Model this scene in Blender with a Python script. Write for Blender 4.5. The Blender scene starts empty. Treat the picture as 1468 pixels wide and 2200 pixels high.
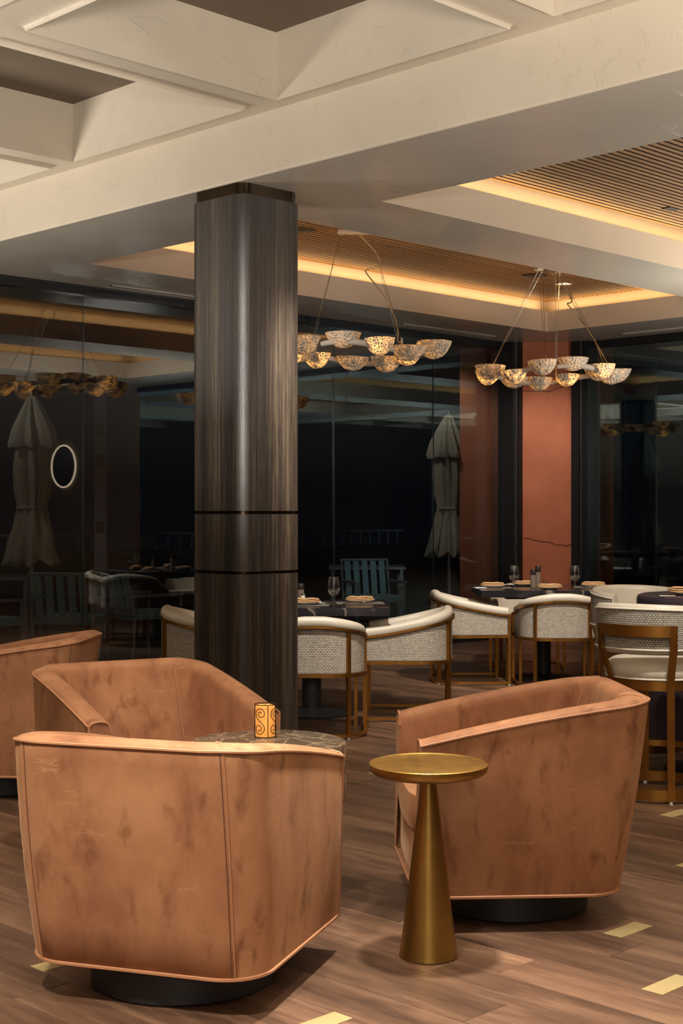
import bpy, bmesh, math, random
from mathutils import Vector, Matrix
random.seed(7)
PI = math.pi
S2 = math.sqrt(2.0)
scene = bpy.context.scene
col = scene.collection
EYE = 1.35

# ------------------------------------------------------------------ camera, world, lights, exposure
def W(lat, d, z=0.0):
    """sideways offset and distance from the camera foot point -> room coordinates (room axes lie at 45 degrees to the view)"""
    return Vector(((d + lat) / S2, (d - lat) / S2, z))

cam_data = bpy.data.cameras.new('camera')
cam_data.lens = 50.0
cam_data.sensor_width = 36.0
cam_data.sensor_fit = 'AUTO'
cam = bpy.data.objects.new('camera', cam_data)
cam.location = (0, 0, EYE)
cam.rotation_euler = (PI / 2, 0, -PI / 4)
col.objects.link(cam)
scene.camera = cam

world = bpy.data.worlds.new('night_sky')
scene.world = world
world.use_nodes = True
bg = world.node_tree.nodes['Background']
bg.inputs['Color'].default_value = (0.05, 0.07, 0.12, 1)
bg.inputs['Strength'].default_value = 0.02

scene.view_settings.view_transform = 'Standard'
scene.view_settings.look = 'None'
scene.view_settings.gamma = 1.0
scene.view_settings.exposure = 0.33
scene.view_settings.use_curve_mapping = False

def light(name, kind, loc, energy, color, target=None, **kw):
    d = bpy.data.lights.new(name, kind)
    d.energy = energy
    d.color = color
    for k, v in kw.items():
        setattr(d, k, v)
    o = bpy.data.objects.new(name, d)
    o.location = loc
    if target is not None:
        o.rotation_euler = (Vector(target) - Vector(loc)).to_track_quat('-Z', 'Y').to_euler()
    col.objects.link(o)
    return o

WARM = (1.0, 0.93, 0.82)
WARM2 = (1.0, 0.64, 0.28)
COOL = (0.75, 0.9, 1.0)
# added unseen lights behind the camera: broad fill and spot for the column highlight
light('rear_fill', 'AREA', W(0.0, -1.5, 1.85), 25, WARM, W(0.0, 8.0, 1.95), shape='RECTANGLE', size=0.9, size_y=2.4)
light('column_accent', 'SPOT', W(-0.6, -0.8, 2.9), 2700, (1.0, 0.95, 0.88), W(-0.52, 7.7, 2.1), spot_size=math.radians(11), spot_blend=0.7, shadow_soft_size=0.3)
# added upward fill lights, out of view, brighten the ceiling
for la, dd, e in ((-2.7, 2.6, 250), (2.6, 2.8, 250), (0.0, -0.6, 240), (4.6, 7.2, 110), (3.9, 10.6, 80), (-4.4, 7.6, 170)):
    light('ceiling_fill', 'AREA', W(la, dd, 1.85), e, (1.0, 0.93, 0.83), W(la, dd, 4.0), shape='DISK', size=1.3)
# recessed downlights in the coffers over the lounge group
SPOTC = (1.0, 0.92, 0.80)
for la, dd, e, ta, td, tz, ang in ((-1.0, 1.7, 640, -0.72, 4.0, 0.35, 35), (0.25, 4.25, 800, 0.2, 3.55, 0.0, 46), (1.25, 4.4, 230, 1.2, 4.2, 0.0, 56), (0.9, 5.2, 110, 0.8, 5.2, 0.0, 50),
                                   (-0.45, 4.3, 240, -0.75, 5.5, 0.4, 56), (-1.3, 5.7, 120, -1.6, 6.9, 0.3, 52), (-0.9, 3.3, 160, -1.0, 3.6, 0.0, 60)):
    light('downlight', 'SPOT', W(la, dd, 3.47), e, SPOTC, W(ta, td, tz), spot_size=math.radians(ang), spot_blend=0.9, shadow_soft_size=0.09)
# added spot that brightens the terracotta pier
light('downlight', 'SPOT', W(2.05, 13.7, 3.12), 90, SPOTC, W(2.22, 15.2, 1.5), spot_size=math.radians(70), spot_blend=0.9, shadow_soft_size=0.08)
# added spots set forward of the dining tables to light chair backs and stool
for la, dd, e in ((0.1, 9.2, 330), (1.6, 11.3, 360), (1.6, 7.3, 260)):
    light('downlight', 'SPOT', W(la, dd - 1.9, 3.10), e, (1.0, 0.92, 0.80), W(la, dd, 0.5), spot_size=math.radians(62), spot_blend=0.8, shadow_soft_size=0.08)
# dim patio lights
light('patio_light', 'SPOT', (6.3, 11.3, 3.25), 16, (1.0, 0.95, 0.85), (6.8, 11.6, 0), spot_size=math.radians(120), spot_blend=0.6, shadow_soft_size=0.06)
light('patio_light', 'SPOT', (11.4, 10.4, 3.25), 24, (1.0, 0.95, 0.85), (11.9, 10.7, 0), spot_size=math.radians(120), spot_blend=0.6, shadow_soft_size=0.06)
# cooler ceiling light over the bar side of the room
light('bar_light', 'AREA', (8.8, -2.2, 2.2), 60, COOL, (8.8, -2.2, 4.0), shape='RECTANGLE', size=4.0, size_y=1.0)
cy = scene.cycles
cy.max_bounces = 7; cy.diffuse_bounces = 4; cy.glossy_bounces = 4; cy.transmission_bounces = 8; cy.transparent_max_bounces = 10
cy.caustics_reflective = False; cy.caustics_refractive = False
cy.sample_clamp_indirect = 4.0
cy.use_adaptive_sampling = True; cy.adaptive_threshold = 0.03

# ------------------------------------------------------------------ material helpers
def srgb(r, g, b):
    def c(u):
        u /= 255.0
        return u / 12.92 if u <= 0.04045 else ((u + 0.055) / 1.055) ** 2.4
    return (c(r), c(g), c(b), 1.0)

class NT:
    def __init__(self, name):
        self.m = bpy.data.materials.new(name)
        self.m.use_nodes = True
        self.t = self.m.node_tree
        self.b = self.t.nodes['Principled BSDF']
    def n(self, kind, **kw):
        nd = self.t.nodes.new(kind)
        for k, v in kw.items():
            if hasattr(nd, k):
                setattr(nd, k, v)
            else:
                nd.inputs[k].default_value = v
        return nd
    def l(self, a, b):
        self.t.links.new(a, b)
    def coords(self, kind='Object', scale=(1, 1, 1), rot=(0, 0, 0)):
        tc = self.n('ShaderNodeTexCoord')
        mp = self.n('ShaderNodeMapping')
        mp.inputs['Scale'].default_value = scale
        mp.inputs['Rotation'].default_value = rot
        self.l(tc.outputs[kind], mp.inputs['Vector'])
        return mp.outputs['Vector']
    def noise(self, vec, scale, detail=4, rough=0.55, dist=0.0):
        nd = self.n('ShaderNodeTexNoise')
        nd.inputs['Scale'].default_value = scale
        nd.inputs['Detail'].default_value = detail
        nd.inputs['Roughness'].default_value = rough
        nd.inputs['Distortion'].default_value = dist
        self.l(vec, nd.inputs['Vector'])
        return nd.outputs['Fac']
    def ramp(self, fac, stops):
        nd = self.n('ShaderNodeValToRGB')
        el = nd.color_ramp.elements
        while len(el) < len(stops):
            el.new(0.5)
        for e, (p, c) in zip(el, stops):
            e.position = p
            e.color = c if len(c) == 4 else (*c, 1)
        self.l(fac, nd.inputs['Fac'])
        return nd.outputs['Color']
    def mix(self, fac, a, b, mode='MIX'):
        nd = self.n('ShaderNodeMix', data_type='RGBA', blend_type=mode)
        for sock, val in ((nd.inputs[0], fac), (nd.inputs[6], a), (nd.inputs[7], b)):
            if hasattr(val, 'is_linked'):
                self.l(val, sock)
            else:
                sock.default_value = val
        return nd.outputs[2]
    def bump(self, h, strength=0.3, dist=0.01):
        nd = self.n('ShaderNodeBump')
        nd.inputs['Strength'].default_value = strength
        nd.inputs['Distance'].default_value = dist
        self.l(h, nd.inputs['Height'])
        self.l(nd.outputs['Normal'], self.b.inputs['Normal'])
    def set(self, color=None, rough=None, metal=None, **kw):
        b = self.b
        if color is not None:
            if hasattr(color, 'is_linked'):
                self.l(color, b.inputs['Base Color'])
            else:
                b.inputs['Base Color'].default_value = color
        if rough is not None:
            if hasattr(rough, 'is_linked'):
                self.l(rough, b.inputs['Roughness'])
            else:
                b.inputs['Roughness'].default_value = rough
        if metal is not None:
            b.inputs['Metallic'].default_value = metal
        for k, v in kw.items():
            b.inputs[k].default_value = v
        return self.m

M = {}
def mat_plaster(name, color, rough, marks):
    t = NT(name)
    v = t.coords('Object')
    n1 = t.noise(v, 1.3, 3)
    c = t.ramp(n1, [(0.3, tuple(x * 0.93 for x in color[:3])), (0.7, tuple(min(1, x * 1.04) for x in color[:3]))])
    n2 = t.noise(t.coords('Object', (2.2, 5.0, 5.0)), 2.2, 6, 0.6, 0.6)
    h = t.ramp(n2, [(0.60, (0, 0, 0)), (0.64, (1, 1, 1)), (0.70, (0.3, 0.3, 0.3))])
    t.bump(h, marks, 0.006)
    t.set(c, rough)
    return t.m
M['plaster'] = mat_plaster('cream_plaster', srgb(205, 193, 174), 0.55, 0.35)
M['soffit'] = mat_plaster('polished_plaster', srgb(198, 190, 176), 0.26, 0.3)
M['cove'] = mat_plaster('cove_plaster', srgb(205, 190, 168), 0.6, 0.0)
M['coffer'] = NT('coffer_brown').set(srgb(104, 90, 74), 0.7)

def mat_wood(name, stops, scale, rough, bump=0.15, objrand=0.0, gloss_var=True, coat=0.0):
    """grain along the local axis with the small scale"""
    t = NT(name)
    tc = t.n('ShaderNodeTexCoord')
    oi = t.n('ShaderNodeObjectInfo')
    mp = t.n('ShaderNodeMapping')
    mp.inputs['Scale'].default_value = scale
    ad = t.n('ShaderNodeVectorMath', operation='ADD')
    sc = t.n('ShaderNodeVectorMath', operation='SCALE')
    t.l(oi.outputs['Location'], sc.inputs[0])
    sc.inputs['Scale'].default_value = 3.7 if objrand else 0.0
    t.l(tc.outputs['Object'], ad.inputs[0])
    t.l(sc.outputs['Vector'], ad.inputs[1])
    t.l(ad.outputs['Vector'], mp.inputs['Vector'])
    v = mp.outputs['Vector']
    n1 = t.noise(v, 1.0, 5, 0.6, 0.8)
    n2 = t.noise(v, 6.0, 6, 0.7, 0.2)
    f = t.n('ShaderNodeMath', operation='MULTIPLY_ADD')
    t.l(n2, f.inputs[0]); f.inputs[1].default_value = 0.45
    t.l(n1, f.inputs[2])
    g = t.n('ShaderNodeMath', operation='SUBTRACT'); t.l(f.outputs[0], g.inputs[0]); g.inputs[1].default_value = 0.22
    c = t.ramp(g.outputs[0], stops)
    if objrand:
        hv = t.n('ShaderNodeHueSaturation')
        mr = t.n('ShaderNodeMapRange')
        mr.inputs['To Min'].default_value = 1.0 - objrand
        mr.inputs['To Max'].default_value = 1.0 + objrand
        t.l(oi.outputs['Random'], mr.inputs['Value'])
        t.l(mr.outputs['Result'], hv.inputs['Value'])
        t.l(c, hv.inputs['Color'])
        c = hv.outputs['Color']
    t.bump(n2, bump, 0.003)
    t.set(c, rough)
    if coat:
        t.b.inputs['Coat Weight'].default_value = coat
        t.b.inputs['Coat Roughness'].default_value = 0.30
        t.b.inputs['Coat IOR'].default_value = 1.7
    return t.m
M['floor'] = mat_wood('oak_floor', [(0.25, srgb(56, 38, 29)), (0.5, srgb(92, 67, 51)), (0.75, srgb(128, 98, 77))], (7, 0.8, 7), 0.38, 0.25, 0.24)
def mat_column():
    t = NT('smoked_oak')
    boards = t.noise(t.coords('Object', (1, 1, 0.02)), 11, 1, 0.5)
    streak = t.noise(t.coords('Object', (60, 60, 1.1)), 1.0, 5, 0.65, 0.4)
    pores = t.noise(t.coords('Object', (260, 260, 9)), 1.0, 3, 0.6)
    a = t.n('ShaderNodeMath', operation='MULTIPLY_ADD'); t.l(boards, a.inputs[0]); a.inputs[1].default_value = 0.7; t.l(streak, a.inputs[2])
    b = t.n('ShaderNodeMath', operation='MULTIPLY_ADD'); t.l(pores, b.inputs[0]); b.inputs[1].default_value = 0.5; t.l(a.outputs[0], b.inputs[2])
    c = t.n('ShaderNodeMath', operation='SUBTRACT'); t.l(b.outputs[0], c.inputs[0]); c.inputs[1].default_value = 0.6
    col_ = t.ramp(c.outputs[0], [(0.28, srgb(19, 15, 12)), (0.48, srgb(40, 32, 26)), (0.66, srgb(66, 55, 44)), (0.82, srgb(90, 77, 63))])
    rg_ = t.n('ShaderNodeMapRange'); rg_.inputs['To Min'].default_value = 0.34; rg_.inputs['To Max'].default_value = 0.56
    t.l(pores, rg_.inputs['Value'])
    t.bump(pores, 0.5, 0.002)
    t.set(col_, rg_.outputs['Result'])
    t.b.inputs['Specular IOR Level'].default_value = 0.75
    return t.m
M['column'] = mat_column()
M['slat'] = mat_wood('slat_oak', [(0.25, srgb(120, 88, 54)), (0.5, srgb(150, 114, 74)), (0.75, srgb(168, 132, 90))], (0.6, 12, 12), 0.55, 0.1, 0.06)
M['black'] = NT('matt_black').set((0.006, 0.006, 0.007, 1), 0.5)
M['frame'] = NT('black_window_frame').set((0.010, 0.010, 0.012, 1), 0.3)
M['chrome'] = NT('bright_metal').set((0.75, 0.75, 0.75, 1), 0.2, 1.0)

def mat_brass(name, color, rough, var=0.12):
    t = NT(name)
    n1 = t.noise(t.coords('Object', (1, 1, 0.35)), 9, 5, 0.65)
    c = t.ramp(n1, [(0.3, tuple(x * (1 - var * 2) for x in color[:3])), (0.7, color[:3])])
    n2 = t.noise(t.coords('Object'), 40, 4)
    r = t.n('ShaderNodeMapRange')
    r.inputs['To Min'].default_value = rough - 0.06
    r.inputs['To Max'].default_value = rough + 0.1
    t.l(n2, r.inputs['Value'])
    t.set(c, r.outputs['Result'], 1.0)
    return t.m
M['brass'] = mat_brass('aged_brass', srgb(176, 124, 60), 0.36)
M['brass_table'] = mat_brass('brushed_brass', srgb(176, 136, 72), 0.38, 0.14)
M['inlay'] = mat_brass('brass_inlay', srgb(178, 158, 112), 0.5, 0.04)
M['inlay'].node_tree.nodes['Principled BSDF'].inputs['Metallic'].default_value = 0.45
M['bronze'] = NT('dark_bronze').set(srgb(62, 50, 38), 0.32, 1.0)

def mat_leather():
    t = NT('caramel_nubuck')
    v = t.coords('Object', (1.5, 1.5, 0.9))
    n1 = t.noise(v, 3.0, 7, 0.62, 0.25)
    c1 = t.ramp(n1, [(0.30, srgb(126, 82, 56)), (0.46, srgb(152, 104, 73)), (0.60, srgb(166, 118, 84)), (0.78, srgb(180, 133, 98))])
    n2 = t.noise(t.coords('Object', (3.2, 3.2, 1.5)), 4.2, 4, 0.55, 0.35)
    k = t.ramp(n2, [(0.56, (0, 0, 0)), (0.74, (0.85, 0.85, 0.85))])
    c2 = t.mix(k, c1, srgb(108, 66, 42))
    n3 = t.noise(t.coords('Object', (5, 5, 26)), 1.2, 5, 0.7, 1.2)
    k3 = t.ramp(n3, [(0.64, (0, 0, 0)), (0.69, (0.35, 0.35, 0.35)), (0.74, (0, 0, 0))])
    c3 = t.mix(k3, c2, srgb(206, 160, 122))
    n4 = t.noise(t.coords('Object'), 260, 3)
    t.bump(n4, 0.06, 0.002)
    t.set(c3, 0.68)
    t.b.inputs['Sheen Weight'].default_value = 0.25
    t.b.inputs['Sheen Roughness'].default_value = 0.4
    t.b.inputs['Sheen Tint'].default_value = srgb(235, 190, 150)
    t.b.inputs['Specular IOR Level'].default_value = 0.25
    return t.m
M['leather'] = mat_leather()
M['piping'] = NT('leather_piping').set(srgb(166, 116, 82), 0.6)
def mat_stitch():
    t = NT('dark_stitching'); return t.set(srgb(98, 58, 38), 0.8)
M['stitch'] = mat_stitch()
M['plinth'] = mat_wood('black_oak', [(0.3, (0.006, 0.006, 0.007)), (0.6, (0.016, 0.016, 0.018)), (0.85, (0.04, 0.04, 0.045))], (1.2, 1.2, 14), 0.5, 0.3)
M['cream'] = NT('cream_leather').set(srgb(198, 189, 174), 0.42)
M['white_piping'] = NT('white_piping').set(srgb(226, 220, 208), 0.5)

def mat_weave(name, light_c, dark_c, sx, sy):
    t = NT(name)
    tc = t.n('ShaderNodeTexCoord')
    br = t.n('ShaderNodeTexBrick')
    br.offset = 0.5
    br.inputs['Scale'].default_value = 1.0
    br.inputs['Brick Width'].default_value = sx
    br.inputs['Row Height'].default_value = sy
    br.inputs['Mortar Size'].default_value = sy * 0.20
    br.inputs['Mortar Smooth'].default_value = 0.6
    br.inputs['Color1'].default_value = light_c
    br.inputs['Color2'].default_value = tuple(x * 0.75 for x in light_c[:3]) + (1,)
    br.inputs['Mortar'].default_value = dark_c
    t.l(tc.outputs['UV'], br.inputs['Vector'])
    inv = t.n('ShaderNodeMath', operation='SUBTRACT'); inv.inputs[0].default_value = 1.0
    t.l(br.outputs['Fac'], inv.inputs[1])
    t.bump(inv.outputs[0], 0.5, 0.002)
    n = t.noise(t.coords('Object'), 60, 3)
    c = t.mix(0.25, br.outputs['Color'], t.ramp(n, [(0.3, (0.1, 0.09, 0.08)), (0.7, light_c[:3])]))
    t.set(c, 0.75)
    return t.m
M['weave'] = mat_weave('taupe_weave', srgb(200, 189, 174), srgb(76, 66, 57), 0.019, 0.0105)
M['weave_bold'] = mat_weave('grey_basket_weave', srgb(190, 184, 172), srgb(36, 32, 28), 0.015, 0.010)

def mat_marble():
    t = NT('brown_marble')
    v = t.coords('Object')
    n0 = t.noise(v, 4, 4, 0.6, 0.5)
    wv = t.n('ShaderNodeVectorMath', operation='MULTIPLY_ADD')
    cmb = t.n('ShaderNodeCombineXYZ')
    for i in range(3):
        t.l(n0, cmb.inputs[i])
    t.l(cmb.outputs[0], wv.inputs[0]); wv.inputs[1].default_value = (0.35, 0.35, 0.35); t.l(v, wv.inputs[2])
    vo = t.n('ShaderNodeTexVoronoi', feature='DISTANCE_TO_EDGE')
    vo.inputs['Scale'].default_value = 11
    t.l(wv.outputs[0], vo.inputs['Vector'])
    veins = t.ramp(vo.outputs['Distance'], [(0.0, srgb(214, 196, 168)), (0.03, srgb(150, 128, 104)), (0.10, srgb(98, 82, 66)), (0.5, srgb(74, 62, 52))])
    n1 = t.noise(v, 16, 6, 0.7, 0.6)
    c = t.mix(0.45, veins, t.ramp(n1, [(0.3, srgb(64, 52, 42)), (0.55, srgb(120, 102, 84)), (0.75, srgb(196, 178, 150))]))
    t.set(c, 0.25)
    return t.m
M['marble'] = mat_marble()
def mat_darkstone():
    t = NT('black_veined_stone')
    v = t.coords('Object')
    n1 = t.noise(v, 1.6, 3, 0.5, 0.8)
    k = t.ramp(n1, [(0.495, (0, 0, 0)), (0.50, (0.7, 0.7, 0.7)), (0.505, (0, 0, 0))])
    c = t.mix(k, srgb(34, 32, 36), srgb(150, 140, 130))
    n2 = t.noise(v, 1.1, 3, 0.5, 0.8)
    k2 = t.ramp(n2, [(0.60, (0, 0, 0)), (0.612, (1, 1, 1)), (0.635, (1, 1, 1)), (0.645, (0, 0, 0))])
    t.set(t.mix(k2, c, srgb(150, 100, 68)), 0.16)
    return t.m
M['darkstone'] = mat_darkstone()

def mat_pane(name, refl, tint):
    t = NT(name)
    nt = t.t
    nt.nodes.remove(t.b)
    tr = nt.nodes.new('ShaderNodeBsdfTransparent'); tr.inputs['Color'].default_value = (0.82, 0.85, 0.86, 1)
    gl = nt.nodes.new('ShaderNodeBsdfGlossy'); gl.inputs['Roughness'].default_value = 0.0
    gl.inputs['Color'].default_value = tint
    lw = nt.nodes.new('ShaderNodeLayerWeight'); lw.inputs['Blend'].default_value = 0.5
    pw = nt.nodes.new('ShaderNodeMath'); pw.operation = 'POWER'; pw.inputs[1].default_value = 3.0
    nt.links.new(lw.outputs['Facing'], pw.inputs[0])
    fr = nt.nodes.new('ShaderNodeMath'); fr.operation = 'MULTIPLY_ADD'; fr.inputs[1].default_value = 0.7; fr.inputs[2].default_value = refl
    nt.links.new(pw.outputs[0], fr.inputs[0])
    mx = nt.nodes.new('ShaderNodeMixShader')
    nt.links.new(fr.outputs[0], mx.inputs[0]); nt.links.new(tr.outputs[0], mx.inputs[1]); nt.links.new(gl.outputs[0], mx.inputs[2])
    nt.links.new(mx.outputs[0], nt.nodes['Material Output'].inputs['Surface'])
    return t.m
M['pane'] = mat_pane('window_glass', 0.095, (0.95, 0.98, 1.0, 1))
M['pane_coated'] = mat_pane('coated_window_glass', 0.22, (0.74, 0.95, 1.0, 1))
M['pane_edge'] = NT('green_glass_edge').set(srgb(70, 84, 90), 0.15)
def mat_glass():
    t = NT('clear_glass')
    nt = t.t
    nt.nodes.remove(t.b)
    tr = nt.nodes.new('ShaderNodeBsdfTransparent'); tr.inputs['Color'].default_value = (0.93, 0.94, 0.94, 1)
    gl = nt.nodes.new('ShaderNodeBsdfGlossy'); gl.inputs['Roughness'].default_value = 0.06
    lw = nt.nodes.new('ShaderNodeLayerWeight'); lw.inputs['Blend'].default_value = 0.5
    pw = nt.nodes.new('ShaderNodeMath'); pw.operation = 'POWER'; pw.inputs[1].default_value = 2.0
    nt.links.new(lw.outputs['Facing'], pw.inputs[0])
    fr = nt.nodes.new('ShaderNodeMath'); fr.operation = 'MULTIPLY_ADD'; fr.inputs[1].default_value = 0.75; fr.inputs[2].default_value = 0.10
    nt.links.new(pw.outputs[0], fr.inputs[0])
    mx = nt.nodes.new('ShaderNodeMixShader')
    nt.links.new(fr.outputs[0], mx.inputs[0]); nt.links.new(tr.outputs[0], mx.inputs[1]); nt.links.new(gl.outputs[0], mx.inputs[2])
    nt.links.new(mx.outputs[0], nt.nodes['Material Output'].inputs['Surface'])
    return t.m
M['glass'] = mat_glass()
def mat_terracotta():
    t = NT('terracotta_plaster')
    v = t.coords('Object')
    n1 = t.noise(v, 2.0, 4)
    c = t.ramp(n1, [(0.3, srgb(172, 98, 68)), (0.7, srgb(194, 116, 84))])
    n2 = t.noise(v, 30, 5, 0.7)
    t.bump(n2, 0.25, 0.004)
    t.set(c, 0.8)
    return t.m
M['terracotta'] = mat_terracotta()
M['crack'] = NT('dark_joint').set(srgb(92, 46, 30), 0.9)
M['wallpaint'] = NT('taupe_wall_paint').set(srgb(120, 108, 96), 0.7)
M['ceramic'] = NT('white_ceramic').set(srgb(226, 222, 214), 0.18)
def mat_fabric(name, c, s=300):
    t = NT(name)
    n = t.noise(t.coords('Object'), s, 3)
    t.bump(n, 0.2, 0.001)
    return t.set(c, 0.85)
M['napkin'] = mat_fabric('tan_napkin', srgb(206, 168, 124))
M['placemat'] = mat_fabric('grey_placemat', srgb(112, 106, 102))
M['cloth'] = NT('dark_plum_satin').set(srgb(46, 38, 50), 0.38)
M['steel'] = NT('cutlery_steel').set((0.72, 0.7, 0.67, 1), 0.18, 1.0)
M['mill'] = NT('mill_grey').set(srgb(112, 98, 88), 0.5)
M['mill_top'] = NT('mill_dark').set(srgb(40, 30, 26), 0.4)
M['salt'] = NT('pale_salt').set(srgb(210, 204, 194), 0.6)
M['umbrella'] = mat_fabric('umbrella_canvas', srgb(150, 140, 124), 120)
M['pole'] = NT('grey_pole').set(srgb(150, 148, 142), 0.35, 0.6)
M['teal'] = mat_fabric('teal_strap', srgb(96, 130, 140), 150)
M['patio_frame'] = NT('grey_patio_frame').set(srgb(100, 112, 120), 0.4)
M['patio'] = NT('patio_paving').set(srgb(40, 38, 38), 0.6)
M['dark_wall'] = NT('dark_parapet').set(srgb(22, 21, 24), 0.7)
M['post'] = NT('lilac_grey_post').set(srgb(132, 122, 132), 0.6)
M['speaker'] = NT('brown_speaker').set(srgb(90, 70, 62), 0.6)
M['iron'] = NT('wrought_iron').set((0.008, 0.006, 0.005, 1), 0.45)
def mat_emit(name, color, strength):
    t = NT(name)
    t.set(color, 0.6)
    t.b.inputs['Emission Color'].default_value = color
    t.b.inputs['Emission Strength'].default_value = strength
    return t.m
M['wax'] = mat_emit('lit_candle_wax', srgb(236, 158, 74), 0.40)
M['bulb'] = mat_emit('warm_bulb', srgb(255, 196, 120), 100.0)
M['lens'] = mat_emit('downlight_lens', srgb(255, 214, 160), 2.0)
def mat_bowl(name, glow):
    t = NT(name)
    v = t.coords('Object')
    vo = t.n('ShaderNodeTexVoronoi'); vo.inputs['Scale'].default_value = 48
    t.l(v, vo.inputs['Vector'])
    t.bump(vo.outputs['Distance'], 1.0, 0.02)
    n = t.noise(v, 9, 3)
    t.set(t.ramp(n, [(0.3, srgb(212, 202, 186)), (0.7, srgb(236, 228, 214))]), 0.7)
    if glow:
        # inner glow is put in as emission along the gaps between the chips
        vo2 = t.n('ShaderNodeTexVoronoi', feature='DISTANCE_TO_EDGE'); vo2.inputs['Scale'].default_value = 48
        t.l(v, vo2.inputs['Vector'])
        n5 = t.noise(v, 14, 3)
        k = t.ramp(vo2.outputs['Distance'], [(0.0, (1, 1, 1)), (0.22, (0, 0, 0))])
        k2 = t.ramp(n5, [(0.38, (0.0, 0.0, 0.0)), (0.62, (1, 1, 1))])
        e = t.mix(1.0, k, k2, 'MULTIPLY')
        e2 = t.mix(1.0, e, srgb(255, 172, 84), 'MULTIPLY')
        t.l(e2, t.b.inputs['Emission Color'])
        t.b.inputs['Emission Strength'].default_value = glow
    return t.m
M['bowl'] = mat_bowl('chipped_shell_shade', 0.5)
M['bowl_lit'] = mat_bowl('glowing_shell_shade', 2.0)
M['arm_white'] = NT('white_plaster_arm').set(srgb(206, 196, 182), 0.6)
M['mirror'] = NT('mirror_glass').set((0.8, 0.8, 0.8, 1), 0.02, 1.0)
M['mirror_rim'] = mat_emit('lit_mirror_rim', srgb(255, 226, 190), 2.0)
M['cord'] = NT('cloth_cord').set(srgb(186, 164, 130), 0.7)

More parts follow.
